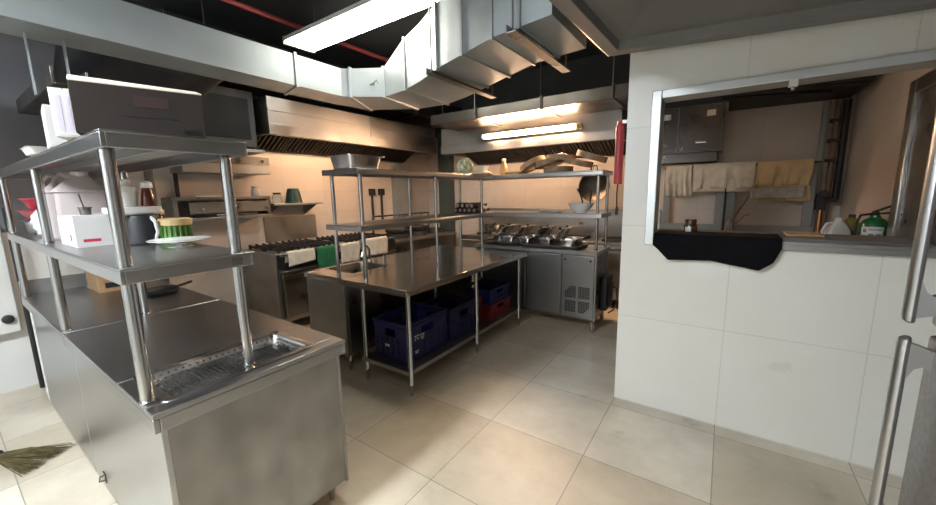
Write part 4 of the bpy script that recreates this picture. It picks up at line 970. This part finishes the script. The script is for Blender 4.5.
# low counter behind the wall and the things on it
pc = thing('pass_shelf', 'steel side bench behind the sill carrying the jug and the extinguisher', 'bench', (.75, 4.2, 0), world=True)
part(pc, 'bench_top', MB().box(.45, 1.02, 3.87, 4.75, 0.95, 0.99), 'steel_dull', bev=.003)
for (x, y) in ((.5, 3.92), (.98, 3.92), (.5, 4.7), (.98, 4.7)): part(pc, 'leg', leg(x, y, .95), 'steel_dark')
fe = thing('fire_extinguisher', 'green fire extinguisher with white label behind the right of the sill', 'fire extinguisher', (.92, 3.96, .9905))
part(fe, 'cylinder', MB().lathe([(.075, 0), (.082, .01), (.082, .24), (.078, .275), (.06, .305), (.03, .325), (.028, .34)], n=32), 'exgreen')
mb = MB()
a0, a1 = R(-150), R(-65)
mb.grid(lambda u, v: (.0832*cos(a0+(a1-a0)*u), .0832*sin(a0+(a1-a0)*u),   .16+.10*v), 12, 2); lb = part(fe, 'label_sheet', mb, 'white', solid=.001, label='white printed label')
mb = MB()
for (b0, b1, z0, z1) in ((-142, -128, .22, .245), (-142, -130, .175, .20), (-120, -75, .235, .243), (-120, -100, .18, .21), (-95, -75, .18, .21)):
    mb.grid(lambda u, v: (.0842*cos(R(b0)+R(b1-b0)*u), .0842*sin(R(b0)+R(b1-b0)*u), z0+(z1-z0)*v), 6, 1)
part(lb, 'print', mb, 'greypaint', solid=.0006)
mb = MB().box(-.018, .018, -.018, .018, .335, .365); part(fe, 'valve_head', mb, 'iron', bev=.004)
part(fe, 'lever', MB().tube([(-.02, -.0, .36), (.05, -.02, .40), (.09, -.03, .425)], .008, 8), 'iron')
part(fe, 'carry_handle', MB().tube([(.0, 0, .35), (.06, -.02, .36), (.10, -.03, .355), (.102, -.03, .43)], .007, 8), 'iron')
part(fe, 'hose', MB().tube([(-.02, 0, .35), (-.08, -.01, .34), (-.10, -.01, .27), (-.095, 0, .12)], .009, 8), 'iron')
jg = thing('detergent_jug', 'white plastic detergent jug with handle behind the sill', 'jug', (.76, 4.14, .9905), R(20))
part(jg, 'jug_body', MB().rloft([(.075, .045, .02, 0), (.08, .05, .022, .01), (.08, .05, .022, .16), (.07, .045, .022, .21), (.04, .033, .02, .26), (.02, .02, .019, .28)]), 'white', ang=40)
part(jg, 'cap', MB().lathe([(.023, .28), (.023, .305), (.02, .308)], n=18), 'white')
part(jg, 'handle', MB().tube([(-.03, 0, .265), (-.075, 0, .26), (-.10, 0, .20), (-.082, 0, .12)], .012, 8), 'white')
t = thing('sauce_flask', 'olive bottle leaning beside the green extinguisher', 'bottle', (.87, 4.32, .9905))
part(t, 'flask_body', MB().lathe([(.06, 0), (.065, .01), (.065, .2), (.04, .28), (.02, .30)], n=24), 'olive')
part(t, 'cap', MB().lathe([(.022, .30), (.022, .325)], n=16), 'iron')
o = solo('chopping_board', MB().box(-.09, .09, -.09, .09, 0, .014), 'card', 'wooden board lying behind the sill beside the white jug', 'board', bev=.006); o.location = (.42, 3.12, 1.245)
ps = thing('serving_ledge', 'narrow steel ledge along the inside of the serving opening', 'shelf', (.2, 3.1, 1.2), world=True)
part(ps, 'ledge_plate', MB().box(-.42, .90, 2.925, 3.28, 1.215, 1.244), 'steel_dull', bev=.003)
for x in (-.3, .35, .85): part(ps, 'bracket', MB().box(x, x+.03, 2.9, 3.2, 1.14, 1.215), 'steel_dark')
dj = jar('brown_jar', 'brown glass jar with pale label on the left of the sill', (-.19, 2.90, 1.2445), .042, .075, 'brown', 'brown')
dj.location = (-.185, 2.975, 1.2445)
mb = MB(); mb.grid(lambda u, v: (.0428*cos(R(-130+50*u)), .0428*sin(R(-130+50*u)), .012+.035*v), 8, 1); part(dj, 'label_sheet', mb, 'white', solid=.001)
# black cloth over the sill
XS_ = [-.378, -.345, -.285, -.05, .19, .255, .285]; ZB = [1.18, 1.15, 1.088, 1.102, 1.064, 1.115, 1.20]
def cz(x):
    for i in range(len(XS_)-1):
        if x <= XS_[i+1]: return ZB[i]+(ZB[i+1]-ZB[i])*(x-XS_[i])/(XS_[i+1]-XS_[i])
    return ZB[-1]
def f(u, v):
    x = -.378+.66*u; zb = cz(x)
    y_s, z_s = WY-.036, OZ0+.029
    wr_ = .004*sin(u*17+v*3)+.003*sin(u*11-v*5)
    if v < .45: return (x, 2.98-(2.98-y_s)*v/.45, z_s+.003+abs(wr_)*.4)
    k = (v-.45)/.55
    return (x, y_s-.004-.012*sin(pi*min(1, k*1.1))-abs(wr_)*1.2*k, z_s+.003-(z_s-zb)*k)
solo('black_cloth', MB().grid(f, 66, 24), 'blackcloth', 'black cloth draped over the left of the serving sill', 'cloth', solid=.004, ang=80)
# rod with rag in front of the grey panel
rd = thing('mop', 'thin rod with a knotted grey rag leaning on the grey rack panel', 'mop', (.10, 5.3, 1.02))
part(rd, 'rod', MB().tube([(-.04, -.03, .02), (.0, .0, .2), (.18, .04, .56)], .009, 8), 'rust')
mb = MB()
for k in range(7):
    a = k*.9; mb.tube([(-.04+.01*cos(a), -.03+.01*sin(a), .16), (-.04+.03*cos(a), -.035+.02*sin(a), .09), (-.045+.045*cos(a), -.04+.03*sin(a), .01)], .013, 7)
mb.tube([(-.04, -.03, .10), (.04, -.05, .15), (.09, -.05, .22), (.14, -.05, .235)], .010, 8)
part(rd, 'rag', mb, 'rag')
solo('wall_conduit', MB().tube([(-.005, 5.375, 1.03), (-.005, 5.375, 1.4), (-.005, 5.375, 1.73)], .010, 8), 'iron', 'thin dark conduit on the grey rack panel', 'pipe')
# stainless door on the inner side wall
sd = thing('steel_door', 'tall stainless steel door standing by the inner wall, right of the extinguisher', 'door', (.99, 3.45, 0), world=True)
part(sd, 'door_leaf', MB().box(.975, 1.005, 3.10, 3.72, .02, 2.13), 'steel_dark', bev=.004)
mb = MB(); mb.box(.955, 1.025, 3.72, 3.83, 0, 2.22); mb.box(.955, 1.025, 3.0, 3.10, 0, 2.22); mb.box(.955, 1.025, 3.10, 3.72, 2.13, 2.22); part(sd, 'door_frame', mb, 'steel', bev=.006)
part(sd, 'handle', MB().tube([(.975, 3.2, .95), (.93, 3.2, .95), (.93, 3.2, 1.25), (.975, 3.2, 1.25)], .012, 8), 'steel_bright')

# ---------------------------------------------------------------- upright fridge at the right edge
uf = thing('upright_fridge', 'grey steel upright fridge with long bar handles at the right edge', 'refrigerator', (.85, 1.1, 0), world=True)
FX, FY0, FY1 = .475, .72, 1.478
part(uf, 'cabinet', MB().box(FX+.05, 1.2, FY0, FY1, .1, 2.0), 'fridge', bev=.006)
for (z0, z1, h0, h1, l) in ((.16, 1.155, .55, 1.15, 'lower'), (1.18, 1.97, 1.19, 1.80, 'upper')):
    d_ = part(uf, 'door', MB().box(FX, FX+.048, FY0, FY1, z0, z1), 'fridge', bev=.010)
    y = FY1-.040
    mb = MB(); n = 12; H = h1-h0
    def bar(zs):
        return [[(FX-.052+dx+.013*cos(2*pi*k/n)*q, y+.019*sin(2*pi*k/n)*q, z) for k in range(n)] for z, dx, q in zs]
    mb.loft(bar([(h0, .004, .55), (h0+.006, .001, .9), (h0+.02, 0, 1), (h1-.02, 0, 1), (h1-.006, .001, .9), (h1, .004, .55)]))
    for zc, sg in ((h0, 1), (h1, -1)):
        prof = [(FX-.05, zc+sg*.012), (FX+.001, zc+sg*.03), (FX+.001, zc+sg*.085), (FX-.015, zc+sg*.075), (FX-.03, zc+sg*.085), (FX-.042, zc+sg*.115), (FX-.05, zc+sg*.16)]
        mb.loft([[(px_, y-.012, pz) for px_, pz in prof], [(px_, y+.012, pz) for px_, pz in prof]])
    part(d_, 'handle', mb, 'handle')
for (x, yy) in ((.58, FY0+.06), (.58, FY1-.06), (1.14, FY0+.06), (1.14, FY1-.06)): part(uf, 'foot', leg(x, yy, .1, .025), 'steel_dark')

# ---------------------------------------------------------------- broom on the floor at the left
br = thing('broom', 'short straw broom head lying on the floor left of the counter', 'broom', (-3.42, .11, 0), R(32))
mb = MB(); random.seed(3)
for k in range(150):
    a = random.uniform(-1, 1); h = random.uniform(.008, .05)
    L = .30+.05*random.random(); 
    mb.tube([(-.12+random.uniform(-.01, .01), a*.02, .025+h*.2), (.02, a*.07, h*.8+.008), (L-.12, a*.13+random.uniform(-.02, .02), h*random.uniform(.2, 1.0)+.004)], .0035, 4, .0015)
o = part(br, 'bristles', mb, 'straw')
part(br, 'binding', MB().lathe([(.022, -.16), (.03, -.15), (.032, -.11), (.026, -.10)], (0, 0, .032), 16, Matrix.Rotation(R(90), 3, 'Y')), 'blue')
part(br, 'handle', MB().tube([(-.13, 0, .032), (-.55, 0, .03)], .016, 10), 'black')
